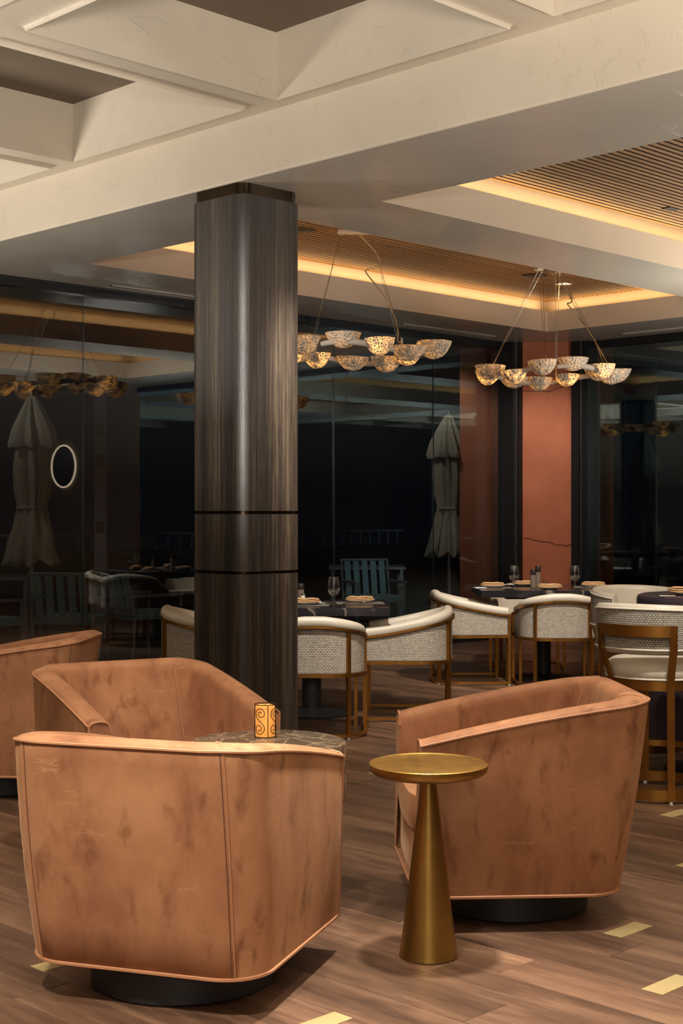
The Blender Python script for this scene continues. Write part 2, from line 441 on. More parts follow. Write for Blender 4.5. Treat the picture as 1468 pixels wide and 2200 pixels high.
# ------------------------------------------------------------------ mesh helpers
class MB:
    def __init__(self):
        self.v = []; self.f = []; self.uv = {}
    def add(self, verts, faces, uvs=None):
        b = len(self.v)
        self.v += [tuple(p) for p in verts]
        for i, f in enumerate(faces):
            if uvs:
                self.uv[len(self.f)] = uvs[i]
            self.f.append(tuple(b + k for k in f))
        return self
    def box(self, x0, x1, y0, y1, z0, z1, mtx=None, bevel=0.0, seg=2):
        bm = bmesh.new()
        vs = [bm.verts.new(p) for p in ((x0, y0, z0), (x1, y0, z0), (x1, y1, z0), (x0, y1, z0), (x0, y0, z1), (x1, y0, z1), (x1, y1, z1), (x0, y1, z1))]
        for f in ((3, 2, 1, 0), (4, 5, 6, 7), (0, 1, 5, 4), (1, 2, 6, 5), (2, 3, 7, 6), (3, 0, 4, 7)):
            bm.faces.new([vs[i] for i in f])
        if bevel:
            bmesh.ops.bevel(bm, geom=bm.edges[:], offset=bevel, segments=seg, affect='EDGES', profile=0.5)
        if mtx is not None:
            bm.transform(mtx)
        bm.verts.index_update()
        self.add([v.co[:] for v in bm.verts], [[v.index for v in f.verts] for f in bm.faces])
        bm.free()
        return self
    def grid(self, rows, closeu=False, closev=False, uv=False, flip=False):
        """rows: list of equal point lists; faces between row i and i+1"""
        R, C = len(rows), len(rows[0])
        pts = [p for r in rows for p in r]
        faces, uvs = [], []
        if uv:
            # accumulate lengths for the UV map (metres)
            U = [[0.0] * C for _ in range(R)]
            V = [[0.0] * C for _ in range(R)]
            mid = rows[R // 2]
            for j in range(1, C):
                dl = (Vector(mid[j]) - Vector(mid[j - 1])).length
                for i in range(R):
                    U[i][j] = U[i][j - 1] + dl
            for j in range(C):
                for i in range(R):
                    V[i][j] = rows[i][j][2]
        for i in range(R if closev else R - 1):
            for j in range(C if closeu else C - 1):
                i2, j2 = (i + 1) % R, (j + 1) % C
                q = (i * C + j, i * C + j2, i2 * C + j2, i2 * C + j)
                if flip:
                    q = q[::-1]
                faces.append(q)
                if uv:
                    u = [(U[k // C][k % C], V[k // C][k % C]) for k in q]
                    uvs.append(u)
        return self.add(pts, faces, uvs if uv else None)
    def lathe(self, prof, n=32, c=(0, 0, 0), cap=True, mod=None):
        rows = []
        for r, z in prof:
            row = []
            for k in range(n):
                a = 2 * PI * k / n
                rr = r * (mod(a, z) if mod else 1.0)
                row.append((c[0] + rr * math.cos(a), c[1] + rr * math.sin(a), c[2] + z))
            rows.append(row)
        self.grid(rows, closeu=True)
        if cap:
            b = len(self.v) - n * len(prof)
            if prof[0][0] > 1e-6:
                self.f.append(tuple(b + k for k in range(n))[::-1])
            if prof[-1][0] > 1e-6:
                self.f.append(tuple(b + n * (len(prof) - 1) + k for k in range(n)))
        return self
    def tube(self, path, r, n=8, closed=False, caps=True):
        P = [Vector(p) for p in path]
        N = len(P)
        rows = []
        up = None
        for i in range(N):
            if closed:
                t = (P[(i + 1) % N] - P[i - 1])
            else:
                t = P[min(i + 1, N - 1)] - P[max(i - 1, 0)]
            if t.length < 1e-9:
                t = Vector((0, 0, 1))
            t.normalize()
            if up is None:
                up = Vector((0, 0, 1)) if abs(t.z) < 0.9 else Vector((1, 0, 0))
            a = up - t * up.dot(t)
            if a.length < 1e-6:
                a = t.orthogonal()
            a.normalize()
            b = t.cross(a)
            up = a
            rr = r[i] if isinstance(r, (list, tuple)) else r
            rows.append([tuple(P[i] + (a * math.cos(2 * PI * k / n) + b * math.sin(2 * PI * k / n)) * rr) for k in range(n)])
        base = len(self.v)
        self.grid(rows, closeu=True, closev=closed)
        if caps and not closed:
            self.f.append(tuple(base + k for k in range(n))[::-1])
            self.f.append(tuple(base + n * (N - 1) + k for k in range(n)))
        return self
    def strip(self, path, w, h, closed=False, zs=None):
        """rectangular bar (w across, h high) following a path; path gives the centre of the bar"""
        P = [Vector(p) for p in path]
        N = len(P)
        rows = []
        for i in range(N):
            t = (P[(i + 1) % N] - P[i - 1]) if closed else (P[min(i + 1, N - 1)] - P[max(i - 1, 0)])
            t = Vector((t.x, t.y, 0)).normalized()
            s = Vector((t.y, -t.x, 0)) * (w / 2)
            u = Vector((0, 0, h / 2))
            rows.append([tuple(P[i] + s - u), tuple(P[i] + s + u), tuple(P[i] - s + u), tuple(P[i] - s - u)])
        base = len(self.v)
        self.grid(rows, closeu=True, closev=closed)
        if not closed:
            self.f.append((base, base + 1, base + 2, base + 3))
            k = base + 4 * (N - 1)
            self.f.append((k + 3, k + 2, k + 1, k))
        return self
    def poly(self, pts, z0, z1):
        n = len(pts)
        b = [(x, y, z0) for x, y in pts]
        t = [(x, y, z1) for x, y in pts]
        return self.add(b + t, [tuple(range(n))[::-1], tuple(range(n, 2 * n))] + [(i, (i + 1) % n, n + (i + 1) % n, n + i) for i in range(n)])
    def mesh(self, name, mat, smooth=35):
        me = bpy.data.meshes.new(name)
        me.from_pydata(self.v, [], self.f)
        if self.uv:
            ul = me.uv_layers.new(name='UVMap')
            for pi, poly in enumerate(me.polygons):
                if pi in self.uv:
                    for li, c in zip(poly.loop_indices, self.uv[pi]):
                        ul.data[li].uv = c
        bm = bmesh.new(); bm.from_mesh(me)
        bmesh.ops.recalc_face_normals(bm, faces=bm.faces[:])
        bm.to_mesh(me); bm.free()
        if smooth:
            me.shade_smooth()
            me.set_sharp_from_angle(angle=math.radians(smooth))
        me.materials.append(mat)
        return me
    def build(self, name, mat, parent=None, smooth=35, loc=None, rotz=None):
        o = bpy.data.objects.new(name, self.mesh(name, M[mat] if isinstance(mat, str) else mat, smooth))
        if parent is not None:
            o.parent = parent
        if loc is not None:
            o.location = loc
        if rotz is not None:
            o.rotation_euler = (0, 0, rotz)
        col.objects.link(o)
        return o

def link_mesh(name, me, parent=None, loc=None, rotz=None):
    o = bpy.data.objects.new(name, me)
    if parent is not None:
        o.parent = parent
    if loc is not None:
        o.location = loc
    if rotz is not None:
        o.rotation_euler = (0, 0, rotz)
    col.objects.link(o)
    return o

def tag(o, label=None, cat=None, group=None, kind=None):
    if label: o['label'] = label
    if cat: o['category'] = cat
    if group: o['group'] = group
    if kind: o['kind'] = kind
    return o
def thing(name, label, cat, loc=(0, 0, 0), rotz=0.0, group=None):
    o = bpy.data.objects.new(name, None)
    o.location = loc
    o.rotation_euler = (0, 0, rotz)
    o.empty_display_size = 0.1
    col.objects.link(o)
    return tag(o, label, cat, group)
def copy_tree(o, parent=None):
    c = o.copy()
    col.objects.link(c)
    c.parent = parent
    for ch in [x for x in col.objects if x.parent == o]:
        copy_tree(ch, c)
    return c
def structure(o):
    o['kind'] = 'structure'
    return o
def facing(fl, fd):
    """turn about z so that local +Y looks along (sideways, away) as seen from the camera"""
    x, y = (fd + fl) / S2, (fd - fl) / S2
    return math.atan2(y, x) - PI / 2

# ------------------------------------------------------------------ the room shell
H = 3.165            # dropped soffit
ZR = 3.505           # underside of the coffer ribs
ZC = 3.83            # coffer tops
XB = 5.126           # near face of the deep beam
YG, XG = 9.56, 12.60 # glass walls
X0, Y0 = -4.0, -6.0

# floor: slab, planks, brass inlays
fl = structure(MB().box(X0, XG + 0.05, Y0, YG + 0.05, -0.06, -0.014).build('floor', 'black', smooth=0))
PWD = 0.185
inlays = {0: [2.176, 3.10], 2: [2.56], -6: [3.575], -5: [2.66], 10: [5.04], 11: [3.41], 7: [2.87], 8: [4.47], -2: [5.6], 5: [6.4], 15: [5.2], 18: [7.2]}
def in_view(x, y):
    d, la = (x + y) / S2, (x - y) / S2
    return 3.4 < d < 15.2 and abs(la) < 0.262 * d + 0.12
rest = MB()
plank_meshes = {}
def plank_mesh(L):
    key = round(L, 2)
    if key not in plank_meshes:
        mb = MB().box(-PWD / 2 + 0.0008, PWD / 2 - 0.0008, -key / 2 + 0.0008, key / 2 - 0.0008, -0.014, 0.0, bevel=0.0012, seg=1)
        plank_meshes[key] = mb.mesh('plank', M['floor'], 0)
    return plank_meshes[key]
inlay_me = MB().box(-PWD / 2 + 0.001, PWD / 2 - 0.001, -0.035, 0.035, -0.013, 0.0006).mesh('brass_inlay', M['inlay'], 0)
n_pl = 0
rr = random.Random(3)
r = math.floor((X0 - 3.444) / PWD)
while 3.444 + r * PWD < XG:
    xc = 3.444 + (r + 0.5) * PWD
    cuts = sorted(inlays.get(r, []))
    y = Y0 - rr.uniform(0, 1.2)
    segs = []
    ci = 0
    while y < YG:
        L = rr.choice((1.2, 1.4, 1.5, 1.6, 1.8, 2.0))
        y2 = y + L
        nxt = [c for c in cuts if c > y + 0.1]
        if nxt and y2 > nxt[0] - 0.45:
            c = nxt[0]
            segs.append((y, c))
            segs.append(('i', c + 0.035))
            y = c + 0.07
            continue
        y2 = min(y2, YG)
        segs.append((y, y2))
        y = y2
    for s in segs:
        if s[0] == 'i':
            link_mesh('brass_inlay', inlay_me, fl, (xc, s[1], 0.0))
            continue
        ya, yb = s
        if yb - ya < 0.03:
            continue
        pts = [(xc + dx, ya + (yb - ya) * k / 6) for k in range(7) for dx in (-PWD / 2, PWD / 2)]
        if any(in_view(*p) for p in pts) and n_pl < 300:
            L = yb - ya
            o = link_mesh('plank', plank_mesh(L), fl, (xc, (ya + yb) / 2, rr.uniform(-0.0006, 0.0003)))
            o.scale = (1, L / round(L, 2), 1)
            n_pl += 1
        else:
            rest.box(xc - PWD / 2 + 0.001, xc + PWD / 2 - 0.001, ya + 0.001, yb - 0.001, -0.014, -0.0004)
    r += 1
tag(rest.build('plank_field', 'floor', fl, smooth=0), kind='stuff')

# coffered ceiling over the lounge
def coffer_ceiling():
    ys = [(-5.05, -3.52), (-3.27, -1.74), (-1.49, 0.08), (0.30, 1.87), (2.10, 3.67), (3.91, 5.44), (5.69, 7.27), (7.51, 9.05)]
    xs = [(-3.6, -2.08), (-1.84, -0.30), (-0.06, 1.46), (1.70, 3.22), (3.46, 4.96)]
    bx = [X0] + [v for p in xs for v in p] + [XB]
    by = [Y0] + [v for p in ys for v in p] + [YG]
    bm = bmesh.new()
    cache = {}
    def vert(x, y, z):
        k = (round(x, 4), round(y, 4), round(z, 4))
        if k not in cache:
            cache[k] = bm.verts.new(k)
        return cache[k]
    cof = []
    for i in range(len(bx) - 1):
        for j in range(len(by) - 1):
            xa, xb, ya, yb = bx[i], bx[i + 1], by[j], by[j + 1]
            if i % 2 == 1 and j % 2 == 1:
                cof.append((xa, xb, ya, yb))
                for (p, q) in (((xa, ya), (xb, ya)), ((xb, ya), (xb, yb)), ((xb, yb), (xa, yb)), ((xa, yb), (xa, ya))):
                    bm.faces.new([vert(*p, ZR), vert(*q, ZR), vert(*q, ZC), vert(*p, ZC)])
            else:
                bm.faces.new([vert(xa, ya, ZR), vert(xa, yb, ZR), vert(xb, yb, ZR), vert(xb, ya, ZR)])
    ed = [e for e in bm.edges if all(abs(v.co.z - ZR) < 1e-4 for v in e.verts) and len(e.link_faces) == 2
          and any(abs(f.normal.z) < 0.5 for f in (bm.normal_update() or e.link_faces))]
    bmesh.ops.bevel(bm, geom=ed, offset=0.028, segments=3, affect='EDGES', profile=0.5)
    bmesh.ops.recalc_face_normals(bm, faces=bm.faces[:])
    me = bpy.data.meshes.new('ceiling')
    bm.to_mesh(me); bm.free()
    me.shade_smooth(); me.set_sharp_from_angle(angle=math.radians(40))
    me.materials.append(M['plaster'])
    o = structure(link_mesh('ceiling', me))
    for xa, xb, ya, yb in cof:
        MB().box(xa - 0.02, xb + 0.02, ya - 0.02, yb + 0.02, ZC, ZC + 0.03).build('coffer_panel', 'coffer', o, smooth=0)
    MB().box(X0, XB + 0.1, Y0, YG, ZC + 0.04, ZC + 0.08).build('roof_deck', 'black', o, smooth=0)
    return o
coffer_ceiling()

# deep beam with dropped soffit, pierced by slatted coves
coves = [(6.04, 11.60, 6.44, 8.66), (6.04, 11.60, 3.40, 5.71), (6.04, 11.60, 0.45, 2.65), (6.04, 11.60, -2.5, -0.3), (6.04, 11.60, -5.4, -3.2)]
LIP, SET, ZS = 0.205, 0.13, H + 0.335
def soffit():
    ys = [Y0]
    for c in reversed(coves):
        ys += [c[2], c[3]]
    ys.append(YG + 0.06)
    xs = [XB, 6.04, 11.60, XG + 0.06]
    mb = MB()
    for i in range(3):
        for j in range(len(ys) - 1):
            if i == 1 and j % 2 == 1:
                continue
            mb.add([(xs[i], ys[j], H), (xs[i], ys[j + 1], H), (xs[i + 1], ys[j + 1], H), (xs[i + 1], ys[j], H)], [(0, 1, 2, 3)])
    o = structure(mb.build('ceiling', 'soffit', smooth=0))
    # beam fascia with a softened lower arris
    f = MB()
    n = 6
    rows = []
    prof = [(XB, ZR + 0.03), (XB, H + 0.02)] + [(XB + 0.02 - 0.02 * math.cos(a), H + 0.02 - 0.02 * math.sin(a)) for a in [PI / 2 * k / n for k in range(1, n + 1)]]
    rows = [[(x, Y0, z), (x, YG + 0.05, z)] for x, z in prof]
    f.grid(rows)
    f.build('fascia', 'plaster', o)
    for k, (xa, xb, ya, yb) in enumerate(coves):
        t = MB()
        def ring(m, s, z):
            return [(xa - s, ya - s, z), (xb + s, ya - s, z), (xb + s, yb + s, z), (xa - s, yb + s, z)]
        t.grid([ring(t, 0, H), ring(t, 0, H + LIP)], closeu=True)
        t.grid([ring(t, 0, H + LIP), ring(t, SET, H + LIP - 0.02)], closeu=True)
        t.build('cove_lip', 'cove', o, smooth=0)
        u = MB().grid([ring(None, SET, H + LIP - 0.02), ring(None, SET, ZS + 0.05)], closeu=True)
        u.build('cove_wall', 'cove', o, smooth=0)
        p = structure(MB().box(xa - SET, xb + SET, ya - SET, yb + SET, ZS + 0.02, ZS + 0.06).build('ceiling', 'black', smooth=0))
        pitch = 0.055
        ns = int((yb - ya + 2 * SET) / pitch)
        L = xb - xa + 2 * SET - 0.01
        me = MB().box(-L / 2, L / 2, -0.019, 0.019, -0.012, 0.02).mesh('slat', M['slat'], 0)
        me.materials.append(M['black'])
        for pl in me.polygons:        # shade of the grooves is painted black onto the slat sides
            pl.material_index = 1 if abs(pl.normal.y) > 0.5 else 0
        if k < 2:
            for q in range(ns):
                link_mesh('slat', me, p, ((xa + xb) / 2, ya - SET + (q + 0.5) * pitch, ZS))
        else:
            mm = MB()
            for q in range(ns):
                yy = ya - SET + (q + 0.5) * pitch
                mm.box((xa + xb) / 2 - L / 2, (xa + xb) / 2 + L / 2, yy - 0.0205, yy + 0.0205, ZS - 0.012, ZS + 0.02)
            tag(mm.build('slat_field', 'slat', p, smooth=0), kind='stuff')
        # LED strips hidden on the ledge
        e = (9, 8, 3, 3, 3)[k]
        z = H + LIP + 0.012
        Lx, Ly = xb - xa, yb - ya
        for (cx, cy, sx, rot) in (((xa + xb) / 2, yb + SET * 0.45, Lx, 0), ((xa + xb) / 2, ya - SET * 0.45, Lx, 0), (xb + SET * 0.45, (ya + yb) / 2, Ly, PI / 2), (xa - SET * 0.45, (ya + yb) / 2, Ly, PI / 2)):
            l = light('cove_led', 'AREA', (cx, cy, z), e * sx / 5.5, WARM2, None, shape='RECTANGLE', size=sx, size_y=0.03)
            l.rotation_euler = (PI, 0, rot)
    MB().box(XB + 0.02, XG + 0.05, Y0, YG + 0.05, ZS + 0.08, ZS + 0.12).build('roof_deck', 'black', o, smooth=0)
    # linear slot diffusers by the glass
    for (a, b, c, d) in ((6.75, 8.6, 9.34, 9.40), (10.1, 11.5, 9.26, 9.32), (12.25, 12.31, 6.2, 8.2)):
        g = MB().box(a, b, c, d, H - 0.004, H + 0.004).build('slot_diffuser', 'black', o, smooth=0)
        if b - a > d - c:
            for y in (c, d):
                MB().box(a, b, y - 0.004, y + 0.004, H - 0.008, H + 0.004).build('slot_edge', 'soffit', g, smooth=0)
        else:
            for x in (a, b):
                MB().box(x - 0.004, x + 0.004, c, d, H - 0.008, H + 0.004).build('slot_edge', 'soffit', g, smooth=0)
    return o
soffit()

# walls out of view
structure(MB().box(X0 - 0.1, X0, Y0, YG, 0, ZC).build('wall_back', 'wallpaint', smooth=0))
structure(MB().box(X0, XG, Y0 - 0.1, Y0, 0, ZC).build('wall_front', 'wallpaint', smooth=0))
structure(MB().box(XG, XG + 0.1, Y0, 2.35, 0, ZC).build('wall_right', 'wallpaint', smooth=0))

# glass walls
def glass_wall(name, axis, joints, fixed, frame_ends):
    root = structure(thing(name, None, None))
    for a, b in zip(joints[:-1], joints[1:]):
        mb = MB()
        if axis == 'x':
            mb.box(a + 0.002, b - 0.002, fixed - 0.006, fixed + 0.006, 0.03, H - 0.06)
        else:
            mb.box(fixed - 0.006, fixed + 0.006, a + 0.002, b - 0.002, 0.03, H - 0.06)
        mb.build('pane', 'pane' if axis == 'x' else 'pane_coated', root, smooth=0)
    for j in joints[1:-1]:
        mb = MB()
        if axis == 'x':
            mb.box(j - 0.002, j + 0.002, fixed - 0.0065, fixed + 0.0065, 0.03, H - 0.06)
        else:
            mb.box(fixed - 0.0065, fixed + 0.0065, j - 0.002, j + 0.002, 0.03, H - 0.06)
        mb.build('glass_joint', 'pane_edge', root, smooth=0)
    for z0, z1, nm in ((H - 0.075, H + 0.01, 'head_frame'), (0, 0.035, 'sill_frame')):
        mb = MB()
        if axis == 'x':
            mb.box(joints[0], joints[-1], fixed - 0.05, fixed + 0.05, z0, z1)
        else:
            mb.box(fixed - 0.05, fixed + 0.05, joints[0], joints[-1], z0, z1)
        mb.build(nm, 'frame', root, smooth=0)
    return root
w1 = glass_wall('window_1', 'x', [X0, -1.9, -0.48, 0.94, 2.36, 3.78, 5.2, 6.62, 8.04, 9.46, 10.88, 12.02], YG, None)
w2 = glass_wall('window_2', 'y', [2.35, 3.77, 5.19, 6.61, 8.03, 8.86], XG, None)
MB().box(11.98, 12.07, 9.42, 9.60, 0, H).build('jamb', 'frame', w1, smooth=0)
MB().box(12.05, 12.13, 9.38, 9.50, 0, H).build('jamb', 'frame', w1, smooth=0)
MB().box(12.040, 12.052, 9.405, 9.415, 0, H).build('jamb_bead', 'chrome', w1, smooth=0)
MB().box(12.48, 12.66, 8.80, 8.89, 0, H).build('jamb', 'frame', w2, smooth=0)
MB().box(12.44, 12.56, 8.88, 8.98, 0, H).build('jamb', 'frame', w2, smooth=0)
MB().box(12.47, 12.482, 8.878, 8.888, 0, H).build('jamb_bead', 'chrome', w2, smooth=0)

# terracotta pier across the corner
pier = structure(MB().poly([(12.11, 9.39), (12.51, 8.99), (13.25, 8.99), (13.25, 10.25), (12.11, 10.25)], 0, H).build('wall_corner', 'terracotta', smooth=0))
pr = random.Random(5)
for zc in (2.66, 1.03):
    path = []
    off = 0
    for k in range(13):
        s = k / 12
        off = 0.02 * math.sin(s * 5 + zc) + 0.012 * pr.uniform(-1, 1)
        path.append((12.11 + 0.40 * s - 0.0007, 9.39 - 0.40 * s - 0.0007, zc + off + 0.05 * (s - 0.5) * (1 if zc > 2 else -1)))
    MB().tube(path, 0.004, 5).build('crack', 'crack', pier)

# round lit mirror on the solid wall at the right (seen mirrored in the glass)
mr = thing('wall_mirror', 'round wall mirror with a thin bright rim, seen reflected in the left window', 'mirror', (XG - 0.0, 0.42, 2.06))
def yz_lathe(mb, prof, n=40):
    rows = [[(-x, rad * math.cos(2 * PI * k / n), rad * math.sin(2 * PI * k / n)) for k in range(n)] for rad, x in prof]
    mb.grid(rows, closeu=True)
    mb.f.append(tuple(len(mb.v) - n + k for k in range(n)))
    return mb
yz_lathe(MB(), [(0.325, 0.001), (0.325, 0.02), (0.30, 0.022)]).build('mirror_glass', 'mirror', mr)
mb = MB(); mb.tube([(-0.02, 0.325 * math.cos(2 * PI * k / 48), 0.325 * math.sin(2 * PI * k / 48)) for k in range(48)], 0.012, 8, closed=True)
mb.build('rim', 'mirror_rim', mr)

# ------------------------------------------------------------------ wooden column
def column():
    cx, cy = 5.115 + 0.232, 5.885 + 0.232
    s, rad = 0.232, 0.080
    root = thing('column', 'dark wood-clad square column with rounded corners and two recessed bands', 'column', (cx, cy, 0))
    def outline(h, r, n=8):
        pts = []
        for qx, qy, a0 in ((-1, -1, PI), (1, -1, 1.5 * PI), (1, 1, 0), (-1, 1, 0.5 * PI)):
            for k in range(n + 1):
                a = a0 + (PI / 2) * k / n
                pts.append((qx * (h - r) + r * math.cos(a), qy * (h - r) + r * math.sin(a)))
        return pts
    MB().poly(outline(s - 0.014, rad - 0.012), 0, H).build('core', 'bronze', root)
    n = 9
    out, inn = outline(s, rad), outline(s - 0.012, rad - 0.010)
    for z0, z1 in ((0.08, 1.005), (1.022, 1.338), (1.356, 3.10)):
        for q in range(4):
            # each panel wraps one rounded corner and runs along the next face
            idx = [(q * n + k) % (4 * n) for k in range(n)] + [((q + 1) * n) % (4 * n)]
            o_pts = [out[i] for i in idx]
            i_pts = [inn[i] for i in idx]
            # keep a hair-line joint at the seam
            a, b = Vector(o_pts[-2]), Vector(o_pts[-1])
            e = (b - a).normalized() * 0.0012
            o_pts[-1] = tuple(b - e); i_pts[-1] = tuple(Vector(i_pts[-1]) - e)
            mb = MB()
            m = len(o_pts)
            rows = [[(x, y, z0) for x, y in i_pts], [(x, y, z0) for x, y in o_pts], [(x, y, z1) for x, y in o_pts], [(x, y, z1) for x, y in i_pts]]
            mb.grid(rows, closev=True)
            mb.build('panel', 'column', root, smooth=30)
    return root
column()

# ------------------------------------------------------------------ lounge chairs
def upath(w, yb, yf, r, ns=10, na=12, nb=10):
    p = []
    for k in range(ns):
        p.append((-w, yf + (yb + r - yf) * k / ns))
    for k in range(na):
        a = PI + (PI / 2) * k / na
        p.append((-w + r + r * math.cos(a), yb + r + r * math.sin(a)))
    for k in range(nb + 1):
        p.append((-w + r + (2 * w - 2 * r) * k / nb, yb))
    q = [(-x, y) for x, y in p[:ns + na]][::-1]
    return p + q
def lerp2(a, b, t):
    return (a[0] + (b[0] - a[0]) * t, a[1] + (b[1] - a[1]) * t)

def make_lounge():
    root = thing('lounge_chair', 'x', 'armchair', group='caramel tub chairs in the lounge')
    ns, na, nb = 12, 12, 10
    bot = upath(0.353, -0.322, 0.361, 0.13, ns, na, nb)
    top = upath(0.371, -0.422, 0.351, 0.15, ns, na, nb)
    itop = upath(0.371 - 0.085, -0.422 + 0.095, 0.351, 0.12, ns, na, nb)
    ilow = upath(0.353 - 0.078, -0.322 + 0.13, 0.359, 0.11, ns, na, nb)
    C = len(bot)
    # rim height along the path
    L = [0.0]
    for a, b in zip(top[:-1], top[1:]):
        L.append(L[-1] + math.hypot(b[0] - a[0], b[1] - a[1]))
    T = L[-1]
    reach = L[ns + na - 3]
    def zr(i):
        s = min(L[i], T - L[i]) / reach
        s = max(0.0, min(1.0, s))
        e = 1 - (1 - s) ** 1.35
        return 0.612 + 0.131 * e
    ZB = 0.110
    rows = []
    def prow(frac_fn):
        rows.append([frac_fn(i) for i in range(C)])
    def outer(fr, inset=0.0):
        def g(i):
            z = ZB + (zr(i) - 0.012 - ZB) * fr
            bulge = 0.010 * math.sin(PI * fr)
            x, y = lerp2(bot[i], top[i], fr)
            nx, ny = top[i][0] - itop[i][0], top[i][1] - itop[i][1]
            l = math.hypot(nx, ny) or 1
            if i in (0, C - 1): bulge = 0
            return (x + nx / l * (bulge - inset), y + ny / l * (bulge - inset), z)
        return g
    prow(outer(0.0, 0.012))
    rows[-1] = [(x, y, ZB) for x, y, z in rows[-1]]
    for fr in (0.012, 0.2, 0.4, 0.6, 0.8, 0.93, 1.0):
        prow(outer(fr))
    for t, dz in ((0.04, 0.008), (0.14, 0.013), (0.4, 0.018), (0.65, 0.016), (0.86, 0.008), (0.97, -0.008), (1.0, -0.03)):
        prow(lambda i, t=t, dz=dz: (*lerp2(top[i], itop[i], t), zr(i) - 0.012 + dz))
    for fr in (0.4, 0.8, 1.0):
        prow(lambda i, fr=fr: (*lerp2(itop[i], ilow[i], fr), (zr(i) - 0.042) * (1 - fr) + 0.33 * fr))
    mb = MB().grid(rows)
    R = len(rows)
    b = len(mb.v) - R * C
    mb.f.append(tuple(b + k * C for k in range(R)))
    mb.f.append(tuple(b + k * C + C - 1 for k in range(R))[::-1])
    mb.f.append(tuple(b + k for k in range(C)))
    shell = mb.build('shell', 'leather', root, smooth=50)
    # front apron between the arms
    MB().box(-0.283, 0.283, -0.15, 0.350, ZB + 0.002, 0.30, bevel=0.012).build('apron', 'leather', root)
    # seat cushion
    s = MB()
    n = 40
    def sq(w, d0, d1, z, p=5.0):
        out = []
        for k in range(n):
            a = 2 * PI * k / n
            c, sn = math.cos(a), math.sin(a)
            x = w * math.copysign(abs(c) ** (2 / p), c)
            y = (d0 + d1) / 2 + (d1 - d0) / 2 * math.copysign(abs(sn) ** (2 / p), sn)
            out.append((x, y, z))
        return out
    s.grid([sq(0.24, -0.19, 0.335, 0.290), sq(0.272, -0.22, 0.368, 0.302), sq(0.278, -0.225, 0.375, 0.36), sq(0.272, -0.22, 0.368, 0.415), sq(0.22, -0.18, 0.32, 0.436), sq(0.05, -0.02, 0.12, 0.443)], closeu=True)
    s.f.append(tuple(len(s.v) - n + k for k in range(n)))
    s.build('seat_cushion', 'leather', root, smooth=50)
    # piping
    pp = MB()
    pp.tube([(lerp2(top[i], itop[i], -0.02)[0], lerp2(top[i], itop[i], -0.02)[1], zr(i) - 0.010) for i in range(C)], 0.0046, 6)
    pp.build('rim_piping', 'piping', shell)
    pp = MB()
    pp.tube([(bot[i][0], bot[i][1], ZB + 0.004) for i in range(C)] + [(-0.353, 0.361, ZB + 0.004)], 0.0062, 6)
    #pp.tube([(-0.353, 0.361, ZB + 0.004), (0.353, 0.361, ZB + 0.004)], 0.0075, 6)
    pp.build('hem_piping', 'piping', shell)
    for i in (0, C - 1):
        pp = MB()
        pp.tube([(*lerp2(bot[i], top[i], f), ZB + (zr(i) - 0.012 - ZB) * f) for f in (0, .25, .5, .75, 0.97)]
                + [(*lerp2(top[i], itop[i], t), zr(i) - 0.012 + dz) for t, dz in ((0.02, 0.004), (0.14, 0.013), (0.4, 0.018), (0.65, 0.016), (0.86, 0.008), (1.0, -0.03))], 0.0042, 6)
        pp.build('arm_piping', 'piping', shell)
    # vertical seams at the back corners
    for i in (ns + na // 2 + 2, C - 1 - (ns + na // 2 + 2)):
        q = MB()
        q.tube([(*outer(f, -0.001)(i)[:2], outer(f)(i)[2]) for f in (0, .2, .4, .6, .8, 1.0)], 0.0024, 6)
        q.tube([(*lerp2(top[i], itop[i], t), zr(i) - 0.012 + dz) for t, dz in ((0, 0.001), (0.14, 0.0135), (0.4, 0.0185), (0.65, 0.0165), (0.86, 0.0085), (1.0, -0.03))], 0.0025, 6)
        q.tube([(*lerp2(itop[i], ilow[i], f), (zr(i) - 0.042) * (1 - f) + 0.36 * f) for f in (0, .3, .6, 1.0)], 0.003, 6)
        q.build('seam', 'piping', shell)
        q2 = MB()
        j = i + (1 if i < C // 2 else -1)
        q2.tube([(*lerp2(outer(f, -0.0005)(i)[:2], outer(f, -0.0005)(j)[:2], 0.5), outer(f)(i)[2]) for f in (0, .2, .4, .6, .8, 1.0)], 0.0014, 5)
        q2.build('stitching', 'stitch', shell)
    MB().lathe([(0.262, 0.002), (0.268, 0.008), (0.268, 0.092), (0.262, 0.098)], 48).build('swivel_base', 'plinth', root)
    MB().lathe([(0.10, 0.097), (0.10, 0.106)], 24).build('swivel_plate', 'black', root)
    return root
lc = make_lounge()
lounge = [
    # sideways, away, facing(sideways, away), label
    (-0.4576, 4.136, (math.sin(0.3222), math.cos(0.3222)), 'caramel leather tub chair in the left foreground, its back to the viewer'),
    (0.5808, 4.922, (math.sin(-1.6317), math.cos(-1.6317)), 'caramel leather tub chair at right behind the brass side table'),
    (-0.7258, 5.426, (math.sin(2.6324), math.cos(2.6324)), 'caramel leather tub chair facing forward behind the candle table'),
    (-1.6539, 6.989, (math.sin(-1.5044), math.cos(-1.5044)), 'caramel leather tub chair cut off at the far left edge'),
]
for i, (la, d, f, lab) in enumerate(lounge):
    o = lc if i == 0 else copy_tree(lc)
    o.location = W(la, d)
    o.rotation_euler = (0, 0, facing(*f))
    o['label'] = lab

